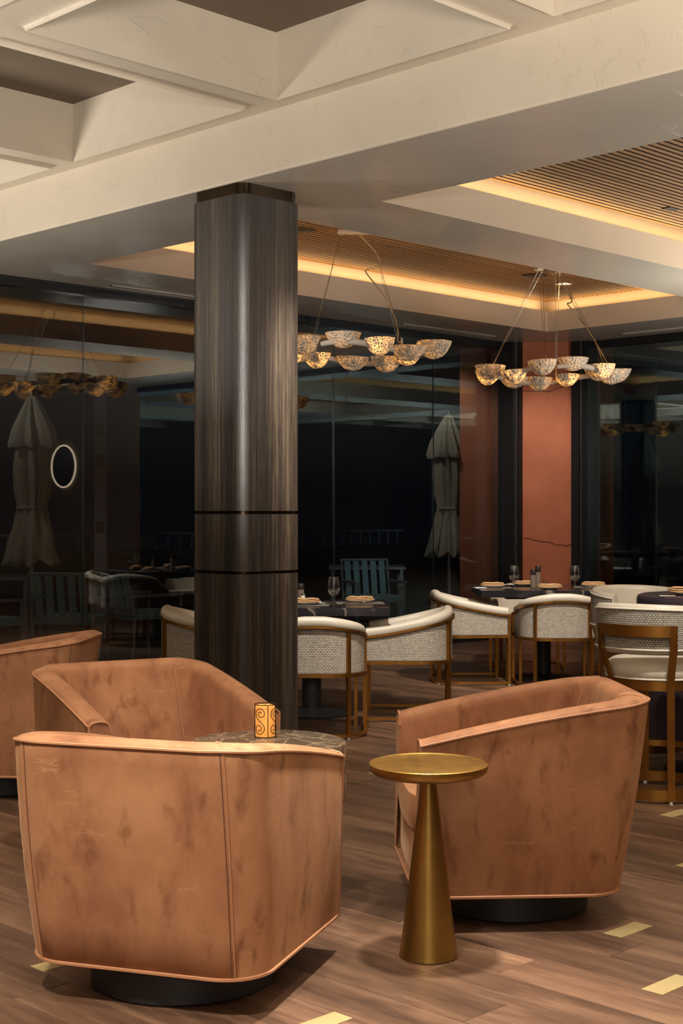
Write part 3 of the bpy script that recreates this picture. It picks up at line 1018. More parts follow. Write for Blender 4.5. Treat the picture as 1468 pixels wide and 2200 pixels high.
# ------------------------------------------------------------------ brass side table
bt = thing('side_table', 'brushed brass drink table with a round dish top and conical foot', 'table', W(0.2645, 4.325))
prof = [(0.086, 0.0), (0.0895, 0.004)]
for k in range(1, 25):
    t = k / 24
    prof.append((0.0895 + (0.024 - 0.0895) * (t ** 0.93), 0.004 + 0.528 * t))
prof += [(0.0235, 0.538), (0.028, 0.546), (0.04, 0.550)]
MB().lathe(prof, 64).build('cone_base', 'brass_table', bt, smooth=30)
MB().lathe([(0.03, 0.549), (0.15, 0.551), (0.168, 0.557), (0.178, 0.566), (0.1815, 0.576), (0.1815, 0.585), (0.1795, 0.587), (0.176, 0.5845), (0.10, 0.5835), (0.0, 0.5835)], 72).build('dish_top', 'brass_table', bt, smooth=40)

# ------------------------------------------------------------------ marble drum table and candle
mt = thing('coffee_table', 'round brown marble drum table between the caramel chairs', 'table', W(-0.256, 4.93))
MB().lathe([(0.10, 0.335), (0.250, 0.337), (0.264, 0.345), (0.273, 0.365), (0.273, 0.547), (0.270, 0.553), (0.264, 0.555), (0.0, 0.555)], 72).build('drum_top', 'marble', mt, smooth=30)
MB().lathe([(0.17, 0.0), (0.17, 0.012), (0.10, 0.02), (0.09, 0.05), (0.09, 0.337)], 40).build('pedestal', 'black', mt)
cd = thing('candle_lantern', 'glowing amber candle in a black scrolled iron cage', 'candle', W(-0.270, 5.03, 0.555))
MB().lathe([(0.034, 0.002), (0.0345, 0.004), (0.0345, 0.107), (0.031, 0.112), (0.022, 0.108), (0.0, 0.106)], 32).build('candle', 'wax', cd)
MB().tube([(0, 0, 0.105), (0.001, 0, 0.114), (0.003, 0, 0.118)], 0.0012, 5).build('wick', 'black', cd)
RC = 0.0378
for z in (0.0025, 0.1155):
    MB().tube([(RC * math.cos(2 * PI * k / 32), RC * math.sin(2 * PI * k / 32), z) for k in range(32)], 0.0016, 6, closed=True).build('cage_ring', 'iron', cd)
def oncyl(a, z):
    return (RC * math.cos(a), RC * math.sin(a), z)
view_a = -3 * PI / 4
for q in range(4):
    a0 = view_a + 0.30 + q * PI / 2
    MB().tube([oncyl(a0, 0.0025), oncyl(a0, 0.06), oncyl(a0, 0.1155)], 0.0014, 6).build('cage_rod', 'iron', cd)
    # S scroll between two rods
    ac = a0 + PI / 4
    # one half: a spiral that unwinds and runs to the middle of the S
    half = []
    for k in range(44):
        t = k / 43
        rad = 0.005 + 0.0175 * t
        th = -0.35 * PI + 2 * PI * 1.55 * (1 - t)
        half.append((rad * math.cos(th) - 0.003, 0.0855 + rad * math.sin(th)))
    full = half + [(-u, 0.118 - z) for u, z in half][::-1]
    MB().tube([oncyl(ac - u / RC, z) for u, z in full], 0.0014, 5).build('cage_scroll', 'iron', cd)

# ------------------------------------------------------------------ dining barrel chairs
def make_barrel():
    root = thing('barrel_chair', 'x', 'chair', group='woven barrel dining chairs')
    ns, na, nb = 10, 14, 8
    P = lambda w, yb, yf, r: upath(w, yb, yf, r, ns, na, nb)
    out = P(0.305, -0.295, 0.265, 0.22)
    fr = P(0.312, -0.302, 0.270, 0.225)
    inn = P(0.245, -0.235, 0.265, 0.17)
    C = len(out)
    L = [0.0]
    for a, b in zip(out[:-1], out[1:]):
        L.append(L[-1] + math.hypot(b[0] - a[0], b[1] - a[1]))
    T = L[-1]
    def zr(i):
        s = min(1.0, min(L[i], T - L[i]) / (0.46 * T))
        return 0.60 + 0.125 * (s * s * (3 - 2 * s) * 0.5 + s * 0.5)
    ZL = 0.385
    # woven outer shell
    rows = [[(*out[i], ZL + 0.008 + (zr(i) - 0.055 - ZL - 0.008) * f) for i in range(C)] for f in (0, 0.33, 0.66, 1.0)]
    MB().grid(rows, uv=True).build('woven_shell', 'weave', root, smooth=50)
    # cream inner shell + rolled rim
    rows = []
    for f in (0, 0.5, 1.0):
        rows.append([(*inn[i], 0.40 + (zr(i) - 0.045 - 0.40) * f) for i in range(C)])
    for t, dz in ((0.06, -0.012), (0.25, 0.0), (0.5, 0.004), (0.75, 0.001), (0.98, -0.008), (1.10, -0.024), (1.08, -0.042), (1.0, -0.052)):
        rows.append([(*lerp2(inn[i], out[i], t), zr(i) + dz) for i in range(C)])
    mb = MB().grid(rows)
    R = len(rows)
    mb.f.append(tuple(k * C for k in range(R)))
    mb.f.append(tuple(k * C + C - 1 for k in range(R))[::-1])
    mb.build('upholstered_rim', 'cream', root, smooth=50)
    # arm-end fill
    for sx in (-1, 1):
        x0, x1 = sorted((sx * 0.247, sx * 0.303))
        MB().box(x0, x1, 0.20, 0.263, ZL + 0.01, 0.56).build('arm_end', 'cream', root, smooth=0)
    # seat
    n = 36
    def sq(w, d0, d1, z, p=4.0):
        o = []
        for k in range(n):
            a = 2 * PI * k / n
            c, sn = math.cos(a), math.sin(a)
            o.append((w * math.copysign(abs(c) ** (2 / p), c), (d0 + d1) / 2 + (d1 - d0) / 2 * math.copysign(abs(sn) ** (2 / p), sn), z))
        return o
    s = MB().grid([sq(0.27, -0.26, 0.255, 0.388), sq(0.283, -0.272, 0.27, 0.40), sq(0.283, -0.272, 0.275, 0.45), sq(0.24, -0.22, 0.235, 0.47), sq(0.02, 0.0, 0.02, 0.476)], closeu=True)
    s.f.append(tuple(range(n))[::-1]); s.f.append(tuple(len(s.v) - n + k for k in range(n)))
    s.build('seat', 'cream', root, smooth=50)
    # brass frame
    MB().strip([(*fr[i], zr(i) - 0.058) for i in range(C)], 0.020, 0.016).build('top_rail', 'brass', root, smooth=40)
    MB().strip([(*fr[i], ZL - 0.006) for i in range(C)], 0.022, 0.022).build('seat_rail', 'brass', root, smooth=40)
    MB().strip([(*fr[i], 0.021) for i in range(C)], 0.020, 0.018).build('floor_rail', 'brass', root, smooth=40)
    def post(i, zt):
        x, y = fr[i]
        a, b = fr[max(i - 1, 0)], fr[min(i + 1, C - 1)]
        ang = math.atan2(b[1] - a[1], b[0] - a[0])
        mtx = Matrix.Translation((x, y, 0)) @ Matrix.Rotation(ang, 4, 'Z')
        o = MB().box(-0.011, 0.011, -0.0125, 0.0125, 0.012, zt, mtx).build('post', 'brass', root, smooth=0)
        MB().lathe([(0.009, 0.0), (0.009, 0.013)], 12, c=(x, y, 0)).build('glide', 'ceramic', o)
    ib = ns + int(na * 0.68)
    for i in (0, ib, C - 1 - ib, C - 1):
        post(i, zr(i) - 0.052)
    for sx in (-1, 1):   # inner front legs
        x = sx * 0.255
        MB().box(x - 0.011, x + 0.011, 0.255, 0.277, 0.0, ZL).build('front_leg', 'brass', root, smooth=0)
    MB().box(-0.302, 0.302, 0.258, 0.278, ZL - 0.017, ZL + 0.003).build('front_rail', 'brass', root, smooth=0)
    return root
bc = make_barrel()
barrels = [
    (-0.165, 8.72, (0.0, 1.0), 'woven barrel chair with its back to the viewer, half hidden by the column'),
    (0.44, 9.46, (-1.0, 0.06), 'woven barrel chair right of the column, turned left to its table'),
    (-0.90, 9.50, (1.0, 0.06), 'woven barrel chair peeking out left of the column'),
    (1.685, 11.10, (0.0, 1.0), 'woven barrel chair seen square from behind at the pier table'),
    (1.02, 11.38, (1.0, 0.06), 'woven barrel chair facing right at the left side of the pier table'),
    (2.37, 11.70, (-1.0, 0.05), 'woven barrel chair mostly hidden at the right side of the pier table'),
    (1.60, 12.33, (-0.08, -1.0), 'cream barrel chair on the far side of the pier table, facing forward'),
]
for i, (la, d, f, lab) in enumerate(barrels):
    o = bc if i == 0 else copy_tree(bc)
    o.location = W(la, d)
    o.rotation_euler = (0, 0, facing(*f))
    o['label'] = lab

# ------------------------------------------------------------------ counter stools
def make_stool():
    root = thing('counter_stool', 'x', 'stool', group='counter stools at the draped high table')
    def arc(R, a0, a1, n, z=0.0):     # angle measured from the back (-Y)
        return [(R * math.sin(a0 + (a1 - a0) * k / n), -R * math.cos(a0 + (a1 - a0) * k / n), z) for k in range(n + 1)]
    A = math.radians(112)
    n = 44
    def zt(k):
        s = abs(2 * k / n - 1)
        return 0.915 - 0.035 * s * s
    zb = 0.700
    o = arc(0.292, -A, A, n); i_ = arc(0.242, -A, A, n); m = arc(0.267, -A, A, n)
    rows = [[(o[k][0], o[k][1], zb + 0.012 + (zt(k) - 0.024 - zb) * f) for k in range(n + 1)] for f in (0, .33, .66, 1)]
    MB().grid(rows, uv=True).build('woven_back', 'weave_bold', root, smooth=50)
    prof = [(0.0, -1), (0.012, -2), (0.5, -2.5), (0.92, -2), (1.0, -1)]
    rows = []
    def mixp(k, t):
        return (o[k][0] + (i_[k][0] - o[k][0]) * t, o[k][1] + (i_[k][1] - o[k][1]) * t)
    for t, zz in ((0.02, 0.012), (0.06, -0.004), (0.3, -0.012), (0.7, -0.012), (0.95, 0.0), (1.0, 0.02)):
        rows.append([(*mixp(k, t), zb + zz) for k in range(n + 1)])
    for t, zz in ((1.05, -0.10), (1.0, -0.02), (0.95, -0.002), (0.7, 0.008), (0.3, 0.008), (0.06, -0.002), (0.02, -0.014)):
        rows.append([(*mixp(k, t), zt(k) + zz) for k in range(n + 1)])
    mb = MB().grid(rows)
    C = n + 1; R = len(rows)
    mb.f.append(tuple(k * C for k in range(R))); mb.f.append(tuple(k * C + C - 1 for k in range(R))[::-1])
    mb.build('padded_back', 'cream', root, smooth=50)
    q = MB()
    q.tube([(o[k][0] * 1.006, o[k][1] * 1.006, zt(k) - 0.014) for k in range(C)] , 0.0042, 6)
    q.tube([(o[k][0] * 1.006, o[k][1] * 1.006, zb + 0.012) for k in range(C)], 0.0042, 6)
    for k in (0, n):
        q.tube([(o[k][0] * 1.006, o[k][1] * 1.006, zb + 0.012 + (zt(k) - 0.026 - zb) * f) for f in (0, .5, 1)], 0.0042, 6)
    q.build('back_piping', 'white_piping', root)
    MB().lathe([(0.0, 0.565), (0.235, 0.565), (0.247, 0.575), (0.252, 0.60), (0.245, 0.63), (0.21, 0.652), (0.12, 0.662), (0.0, 0.664)], 56).build('seat', 'cream', root, smooth=50)
    MB().tube([(0.247 * math.cos(2 * PI * k / 48), 0.247 * math.sin(2 * PI * k / 48), 0.571) for k in range(48)], 0.004, 6, closed=True).build('seat_piping', 'white_piping', root)
    MB().strip(arc(0.238, 0, 2 * PI, 48)[:-1] and [(x, y, 0.542) for x, y, z in arc(0.238, 0, 2 * PI, 48)[:-1]], 0.016, 0.046, closed=True).build('seat_ring', 'brass', root, smooth=40)
    MB().strip([(x, y, 0.037) for x, y, z in arc(0.255, 0, 2 * PI, 56)[:-1]], 0.014, 0.05, closed=True).build('base_ring', 'brass', root, smooth=40)
    B = math.radians(36)
    MB().strip([(x, y, 0.800) for x, y, z in arc(0.306, -B, B, 20)], 0.016, 0.054).build('back_bracket', 'brass', root, smooth=40)
    def barpost(pts, ang, w=0.034, t=0.014):
        rows = []
        tx, ty = math.cos(ang), math.sin(ang)            # tangent
        nx, ny = math.sin(ang), -math.cos(ang)           # outwards
        for R_, z in pts:
            c = Vector((R_ * nx, R_ * ny, z))
            a = Vector((tx, ty, 0)) * (w / 2); b = Vector((nx, ny, 0)) * (t / 2)
            rows.append([tuple(c + a - b), tuple(c + a + b), tuple(c - a + b), tuple(c - a - b)])
        mb = MB().grid(rows, closeu=True)
        k = len(rows)
        mb.f.append((0, 1, 2, 3)); mb.f.append((4 * k - 1, 4 * k - 2, 4 * k - 3, 4 * k - 4))
        return mb
    for s in (-1, 1):
        p = barpost([(0.262, 0.012), (0.252, 0.54), (0.254, 0.575), (0.306, 0.715), (0.308, 0.827)], s * B).build('back_leg', 'brass', root, smooth=30)
        MB().lathe([(0.010, 0.0), (0.010, 0.014)], 12, c=(0.258 * math.sin(s * B), -0.258 * math.cos(s * B), 0)).build('glide', 'ceramic', p)
        f = barpost([(0.258, 0.012), (0.248, 0.54)], PI - s * B).build('front_leg', 'brass', root, smooth=30)
        MB().lathe([(0.010, 0.0), (0.010, 0.014)], 12, c=(0.255 * math.sin(PI - s * B), -0.255 * math.cos(PI - s * B), 0)).build('glide', 'ceramic', f)
    MB().strip([(x, y, 0.20) for x, y, z in arc(0.262, PI - B, PI + B, 14)], 0.012, 0.03).build('foot_rail', 'brass', root, smooth=40)
    return root
st = make_stool()
st.location = W(1.518, 6.83); st.rotation_euler = (0, 0, facing(0.57, 0.82))
st['label'] = 'brass counter stool with grey basketweave back at the right edge'
s2 = copy_tree(st)
s2.location = W(1.72, 8.12); s2.rotation_euler = (0, 0, facing(0.38, -0.92))
s2['label'] = 'cream counter stool facing forward behind the basketweave stool'

# ------------------------------------------------------------------ tables
def dining_table(la, d, w, dp, label):
    t = thing('dining_table', label, 'table', W(la, d), facing(0, 1), 'dark stone dining tables')
    MB().box(-w / 2, w / 2, -dp / 2, dp / 2, 0.680, 0.735, bevel=0.003, seg=1).build('table_top', 'darkstone', t, smooth=0)
    MB().box(-w / 2 + 0.22, w / 2 - 0.22, -dp / 2 + 0.2, dp / 2 - 0.2, 0.655, 0.680).build('mount_plate', 'black', t, smooth=0)
    MB().lathe([(0.065, 0.03), (0.065, 0.655)], 28).build('pedestal', 'black', t)
    MB().lathe([(0.30, 0.0), (0.30, 0.010), (0.10, 0.028), (0.06, 0.04)], 40).build('base_plate', 'black', t)
    return t
dining_table(-0.20, 9.55, 1.02, 0.86, 'dark veined stone dining table behind the wooden column')
dining_table(1.64, 11.58, 1.09, 0.90, 'dark stone dining table laid in front of the terracotta pier')
# draped high table
ht = thing('high_table', 'round high table under a dark plum cloth at the right edge', 'table', W(1.95, 7.44))
MB().lathe([(0.0, 0.885), (0.38, 0.885), (0.385, 0.90), (0.38, 0.915), (0.0, 0.915)], 48).build('table_top', 'black', ht)
MB().lathe([(0.26, 0.0), (0.26, 0.012), (0.06, 0.03), (0.05, 0.885)], 36).build('pedestal', 'black', ht)
cl = MB().lathe([(0.0, 0.918), (0.375, 0.918), (0.392, 0.912), (0.398, 0.895), (0.398, 0.8), (0.40, 0.6), (0.402, 0.35), (0.404, 0.16), (0.398, 0.16), (0.39, 0.88), (0.37, 0.9165), (0.0, 0.9165)], 96, cap=False,
                mod=lambda a, z: 1 + (0.028 * (0.9 - z) / 0.7 * math.sin(9 * a) + 0.012 * (0.9 - z) / 0.7 * math.sin(17 * a + 1) if z < 0.9 else 0))
tag(cl.build('tablecloth', 'cloth', None, smooth=60, loc=W(1.95, 7.44)), 'dark plum satin cloth draped over the round high table', 'tablecloth')

# ------------------------------------------------------------------ tableware
def local(la, d, z):
    return W(la, d, z)
def make_glass():
    g = thing('wine_glass', 'x', 'glass', group='stemmed glasses on the dining tables')
    MB().lathe([(0.0, 0.0), (0.034, 0.0), (0.034, 0.003), (0.006, 0.008), (0.005, 0.012), (0.0, 0.012)], 28).build('foot', 'glass', g)
    MB().lathe([(0.0, 0.012), (0.005, 0.012), (0.0048, 0.03), (0.008, 0.036), (0.0048, 0.042), (0.005, 0.056), (0.012, 0.062), (0.0, 0.062)], 20).build('stem', 'glass', g)
    prof = [(0.0, 0.062), (0.012, 0.063), (0.028, 0.074), (0.038, 0.095), (0.0405, 0.12), (0.038, 0.15), (0.032, 0.188)]
    inner = [(r - 0.0018, z + (0.004 if z < 0.07 else 0)) for r, z in prof[1:]][::-1] + [(0.0, 0.067)]
    MB().lathe(prof + [(0.031, 0.189)] + inner, 32, cap=False).build('bowl', 'glass', g)
    return g
wg = make_glass()
for i, (la, d, lab) in enumerate([(-0.05, 9.30, 'stemmed glass on the table beside the column'), (1.37, 11.28, 'stemmed glass in front of the left window frame at the pier table'), (1.855, 11.30, 'stemmed glass in front of the right window frame at the pier table')]):
    o = wg if i == 0 else copy_tree(wg)
    o.location = W(la, d, 0.7365 if i else 0.7365)
    o['label'] = lab

def make_setting(with_mat=True):
    p = thing('plate', 'x', 'plate', group='side plates')
    MB().lathe([(0.0, 0.0), (0.05, 0.0), (0.055, 0.004), (0.085, 0.012), (0.087, 0.014), (0.083, 0.0145), (0.055, 0.007), (0.0, 0.006)], 40).build('dish', 'ceramic', p)
    return p
def make_napkin():
    me = MB()
    # a cloth folded over twice: three rounded layers, the upper ones shorter and bowed
    n = 24
    for (w, dp, z0, z1, sh) in ((0.098, 0.052, 0.0, 0.009, 0.0), (0.092, 0.050, 0.0085, 0.018, -0.003), (0.084, 0.046, 0.0175, 0.026, 0.002)):
        rows = []
        for j in range(13):
            u = -1 + 2 * j / 12
            taper = (1 - abs(u) ** 6 * 0.35)
            bow = 0.004 * math.sin(u * 3 + z0 * 200)
            row = []
            for k in range(n):
                a = 2 * PI * k / n
                c, s = math.cos(a), math.sin(a)
                y = dp * math.copysign(abs(c) ** 0.6, c) * taper
                z = (z0 + z1) / 2 + (z1 - z0) / 2 * math.copysign(abs(s) ** 0.7, s) * taper + abs(bow) * (z0 / 0.02)
                row.append((w * u + sh, y, z))
            rows.append(row)
        b = len(me.v)
        me.grid(rows, closeu=True)
        me.f.append(tuple(b + k for k in range(n))[::-1]); me.f.append(tuple(b + n * 12 + k for k in range(n)))
    return me.mesh('napkin', M['napkin'], 60)
nap_me = make_napkin()
fork_prof = [(-0.095, 0.004), (-0.05, 0.005), (0.0, 0.009), (0.04, 0.012), (0.06, 0.006), (0.09, 0.004)]
def make_fork():
    mb = MB()
    mb.tube([(-0.095, 0, 0.003), (-0.03, 0, 0.006), (0.035, 0, 0.012), (0.055, 0, 0.009), (0.06, 0, 0.008)], [0.004, 0.003, 0.0022, 0.004, 0.008], 6)
    for k in (-1.5, -0.5, 0.5, 1.5):
        mb.tube([(0.058, k * 0.0045, 0.008), (0.08, k * 0.0045, 0.006), (0.097, k * 0.0042, 0.010)], [0.0016, 0.0014, 0.0008], 5)
    return mb.mesh('fork', M['steel'], 50)
def make_knife():
    mb = MB()
    mb.tube([(-0.105, 0, 0.004), (-0.02, 0, 0.004)], [0.005, 0.0035], 8)
    mb.add([(-0.02, -0.003, 0.002), (0.09, -0.004, 0.002), (0.11, 0.006, 0.002), (-0.02, 0.008, 0.002), (-0.02, -0.003, 0.005), (0.09, -0.004, 0.004), (0.11, 0.006, 0.003), (-0.02, 0.008, 0.004)],
           [(3, 2, 1, 0), (4, 5, 6, 7), (0, 1, 5, 4), (1, 2, 6, 5), (2, 3, 7, 6), (3, 0, 4, 7)])
    return mb.mesh('knife', M['steel'], 40)
fork_me, knife_me = make_fork(), make_knife()
mat_me = MB().box(-0.16, 0.16, -0.115, 0.115, 0, 0.0025, bevel=0.001, seg=1).mesh('placemat', M['placemat'], 0)
plate0 = make_setting()
ZT = 0.7355
RV = facing(0, 1)
settings = [
    # plate pos (sideways, away), z, what singles it out
    (0.125, 9.62, ZT, 0.05, 'on the column table, right of the stemmed glass', True),
    (-0.235, 9.42, ZT, -0.06, 'on the column table, next to the column edge', True),
    (1.225, 11.52, ZT, 0.1, 'at the left end of the pier table', True),
    (1.66, 11.33, ZT, 0.0, 'at the front of the pier table', False),
    (2.06, 11.62, ZT, -0.1, 'at the right end of the pier table', True),
    (1.52, 11.86, ZT, 0.2, 'at the back of the pier table', False),
    (1.80, 7.40, 0.9185, 0.1, 'on the dark plum cloth at the right edge', False),
]
for i, (la, d, z, rz, where, pm) in enumerate(settings):
    zz = z
    if pm:
        o = link_mesh('placemat', mat_me, None, W(la, d - 0.02, z), RV + rz)
        tag(o, 'grey woven placemat ' + where, 'placemat', 'placemats')
        zz = z + 0.0027
    o = plate0 if i == 0 else copy_tree(plate0)
    o.location = W(la, d, zz); o.rotation_euler = (0, 0, RV + rz)
    o['label'] = 'white side plate under a napkin ' + where
    o = link_mesh('napkin', nap_me, None, W(la, d, zz + 0.0148), RV + rz)
    tag(o, 'folded tan napkin on the plate ' + where, 'napkin', 'folded napkins')
for la, d, z, rz, me, lab in (
    (0.10, 9.50, ZT + 0.003, 0.25, fork_me, 'steel fork before the napkin on the column table'),
    (-0.12, 9.62, ZT + 0.0, 0.0, knife_me, 'steel knife left of the stemmed glass on the column table'),
    (1.18, 11.39, ZT + 0.003, 0.0, knife_me, 'steel knife at the left end of the pier table'),
    (1.96, 11.45, ZT, 0.5, fork_me, 'steel fork at the right end of the pier table'),
    (1.72, 7.24, 0.9185, 0.1, knife_me, 'steel knife on the dark plum cloth'),
):
    nm = 'fork' if me is fork_me else 'knife'
    tag(link_mesh(nm, me, None, W(la, d, z), RV + rz), lab, nm, 'cutlery')

def make_mill(h, lab, loc):
    t = thing('pepper_mill', lab, 'mill', loc, 0, 'salt and pepper mills')
    MB().lathe([(0.0, 0), (0.021, 0), (0.0225, 0.002), (0.0225, h * 0.68), (0.021, h * 0.69), (0.0, h * 0.69)], 28).build('body', 'mill', t)
    MB().lathe([(0.0, h * 0.69), (0.0215, h * 0.695), (0.0225, h * 0.71), (0.0225, h * 0.975), (0.0205, h), (0.0, h)], 28).build('grinder_head', 'mill_top', t)
make_mill(0.150, 'shorter pepper mill with dark top on the pier table', W(1.555, 11.53, ZT))
make_mill(0.172, 'taller pepper mill with dark top on the pier table', W(1.62, 11.72, ZT))
make_mill(0.130, 'grey mill at the column edge on the table', W(-0.275, 9.62, ZT))
vg = thing('shot_glass', 'small clear glass by the mills on the pier table', 'glass', W(1.645, 11.5, ZT))
MB().lathe([(0.0, 0.0), (0.016, 0.0), (0.0165, 0.002), (0.0175, 0.06), (0.0165, 0.06), (0.0155, 0.005), (0.0, 0.004)], 24, cap=False).build('cup', 'glass', vg)
sg = thing('salt_shaker', 'small clear salt shaker at the column edge', 'shaker', W(-0.258, 9.53, ZT))
MB().lathe([(0.0, 0.0), (0.014, 0.0), (0.015, 0.002), (0.015, 0.05), (0.012, 0.056), (0.0, 0.056)], 20).build('jar', 'salt', sg)
MB().lathe([(0.0, 0.056), (0.0135, 0.056), (0.0135, 0.066), (0.01, 0.07), (0.0, 0.07)], 20).build('lid', 'steel', sg)

# ------------------------------------------------------------------ chandeliers
def make_chandelier(name_label):
    root = thing('chandelier', name_label, 'chandelier', group='ring chandeliers of shell bowls')
    RR = 0.56
    def zw(a):
        return 0.035 * math.sin(3 * a + 0.6)
    # ring in curved pieces
    for q in range(6):
        a0, a1 = q * PI / 3 + 0.05, (q + 1) * PI / 3 - 0.02
        pts, rad = [], []
        for k in range(11):
            a = a0 + (a1 - a0) * k / 10
            pts.append((RR * math.cos(a), RR * math.sin(a), zw(a) + (0.012 if q % 2 else -0.012)))
            rad.append(0.019 + 0.005 * math.sin(PI * k / 10))
        MB().tube(pts, rad, 10).build('ring_arm', 'arm_white', root, smooth=60)
    n = 13
    rg = random.Random(11)
    bowl_me = {}
    def bowl(rad, h, key):
        if key in bowl_me:
            return bowl_me[key]
        prof = [(0.0, 0.0), (rad * 0.22, 0.004), (rad * 0.5, h * 0.16), (rad * 0.75, h * 0.42), (rad * 0.92, h * 0.74), (rad, h), (rad * 0.95, h + 0.002)]
        inner = [(r_ * 0.9, z * 0.97 + 0.006) for r_, z in prof[:6]][::-1]
        mb = MB().lathe(prof + inner, 40, cap=False, mod=lambda a, z: 1 + 0.012 * math.sin(7 * a + z * 40) + 0.008 * math.sin(13 * a))
        bowl_me[key] = mb.mesh('shell_bowl', M[key[0]], 60)
        return bowl_me[key]
    bulb_me = MB().lathe([(0.0, 0.0), (0.015, 0.002), (0.02, 0.012), (0.015, 0.024), (0.0, 0.028)], 16).mesh('bulb', M['bulb'], 60)
    for k in range(n):
        a = 2 * PI * (k + 0.35) / n
        r_ = RR + (0.05, -0.05, 0.02, -0.02)[k % 4]
        rad = (0.132, 0.112, 0.125)[k % 3]
        h = (0.125, 0.110)[k % 2]
        z = zw(a) + (-0.055, -0.085, -0.07)[k % 3]
        o = link_mesh('shell_bowl', bowl(rad, h, ('bowl_lit' if k % 3 == 1 else 'bowl', rad, h)), root, (r_ * math.cos(a), r_ * math.sin(a), z))
        o.rotation_euler = (0.06 * rg.uniform(-1, 1), 0.06 * rg.uniform(-1, 1), rg.uniform(0, 6))
        link_mesh('bulb', bulb_me, o, (0, 0, 0.012))
    return root
ZCH = 2.555
chs = [(W(0.11, 10.79, ZCH), 'shell-bowl ring chandelier nearest the wooden column'), (W(1.82, 12.47, ZCH), 'shell-bowl ring chandelier in front of the terracotta pier')]
ch = make_chandelier(chs[0][1])
for i, (loc, lab) in enumerate(chs):
    o = ch if i == 0 else copy_tree(ch)
    o.location = loc; o['label'] = lab
    o.rotation_euler = (0, 0, -PI / 4 + (0.0 if i == 0 else 0.45))
    ztop = ZS - 0.012 - ZCH
    # suspension in the chandelier's own frame
    cw = (0.14, 0.085)[i]
    MB().box(-cw, cw, -0.035, 0.035, ztop - 0.028, ztop, bevel=0.004, seg=1).build('canopy', 'arm_white', o)
    for (ax, ay, bx_, by_) in ((-0.8 * cw, 0.0, -0.36, 0.42), (-0.8 * cw, 0.0, -0.33, -0.44), (0.8 * cw, 0.0, 0.36, 0.42), (0.8 * cw, 0.0, 0.33, -0.44)):
        MB().tube([(ax, ay, ztop - 0.028), (bx_, by_, 0.03)], 0.0022, 5).build('suspension_wire', 'steel', o)
        MB().tube([(bx_, by_, 0.0), (bx_ * 0.995, by_ * 0.995, 0.06)], 0.008, 8).build('wire_socket', 'arm_white', o)
    pts = []
    for k in range(31):
        s = k / 30
        x = 0.02 + 0.30 * s + 0.13 * math.sin(s * 10.0) * (1 - s) ** 0.7
        y = -0.44 * s
        z = ztop - 0.03 - (ztop - 0.06) * (s + 0.09 * math.sin(s * 2 * PI * 1.5))
        pts.append((x, y, z))
    MB().tube(pts, 0.0055, 6).build('power_cord', 'cord', o, smooth=60)
# ------------------------------------------------------------------ ceiling fittings
def round_fitting(label, cat, la, d, mats, lens=None):
    t = thing('ceiling_' + ('speaker' if cat == 'speaker' else 'downlight'), label, cat, W(la, d, ZS - 0.012))
    MB().lathe([(0.0, -0.006), (0.105, -0.006), (0.115, 0.0), (0.0, 0.0)] if cat == 'speaker' else [(0.055, -0.002), (0.06, -0.007), (0.078, -0.006), (0.082, 0.0), (0.055, 0.0)], 36, cap=False).build('grille' if cat == 'speaker' else 'trim_ring', mats, t)
    if lens:
        MB().lathe([(0.0, -0.003), (0.056, -0.003), (0.056, 0.0), (0.0, 0.0)], 28, cap=False).build('lens', lens, t)
    return t
def on_slats(px, py):
    d = (ZS - 0.012 - EYE) * 3055 / (1100 - py)
    return (px - 734) / 3055 * d, d
round_fitting('round black ceiling speaker beside the column', 'speaker', *on_slats(648, 494), 'black')
round_fitting('round black ceiling speaker near the pier chandelier', 'speaker', *on_slats(1148, 591), 'black')
round_fitting('recessed downlight with bright trim near the cove corner', 'light', *on_slats(1212, 609), 'chrome', 'lens')
la, d = on_slats(1440, 448)
t = tag(MB().box(-0.06, 0.06, -0.035, 0.035, -0.008, 0.0, bevel=0.003, seg=1).build('ceiling_sensor', 'black', None, loc=W(la, d, ZS - 0.012), rotz=0.0), 'small black ceiling fitting on the slats at the right edge', 'sensor')

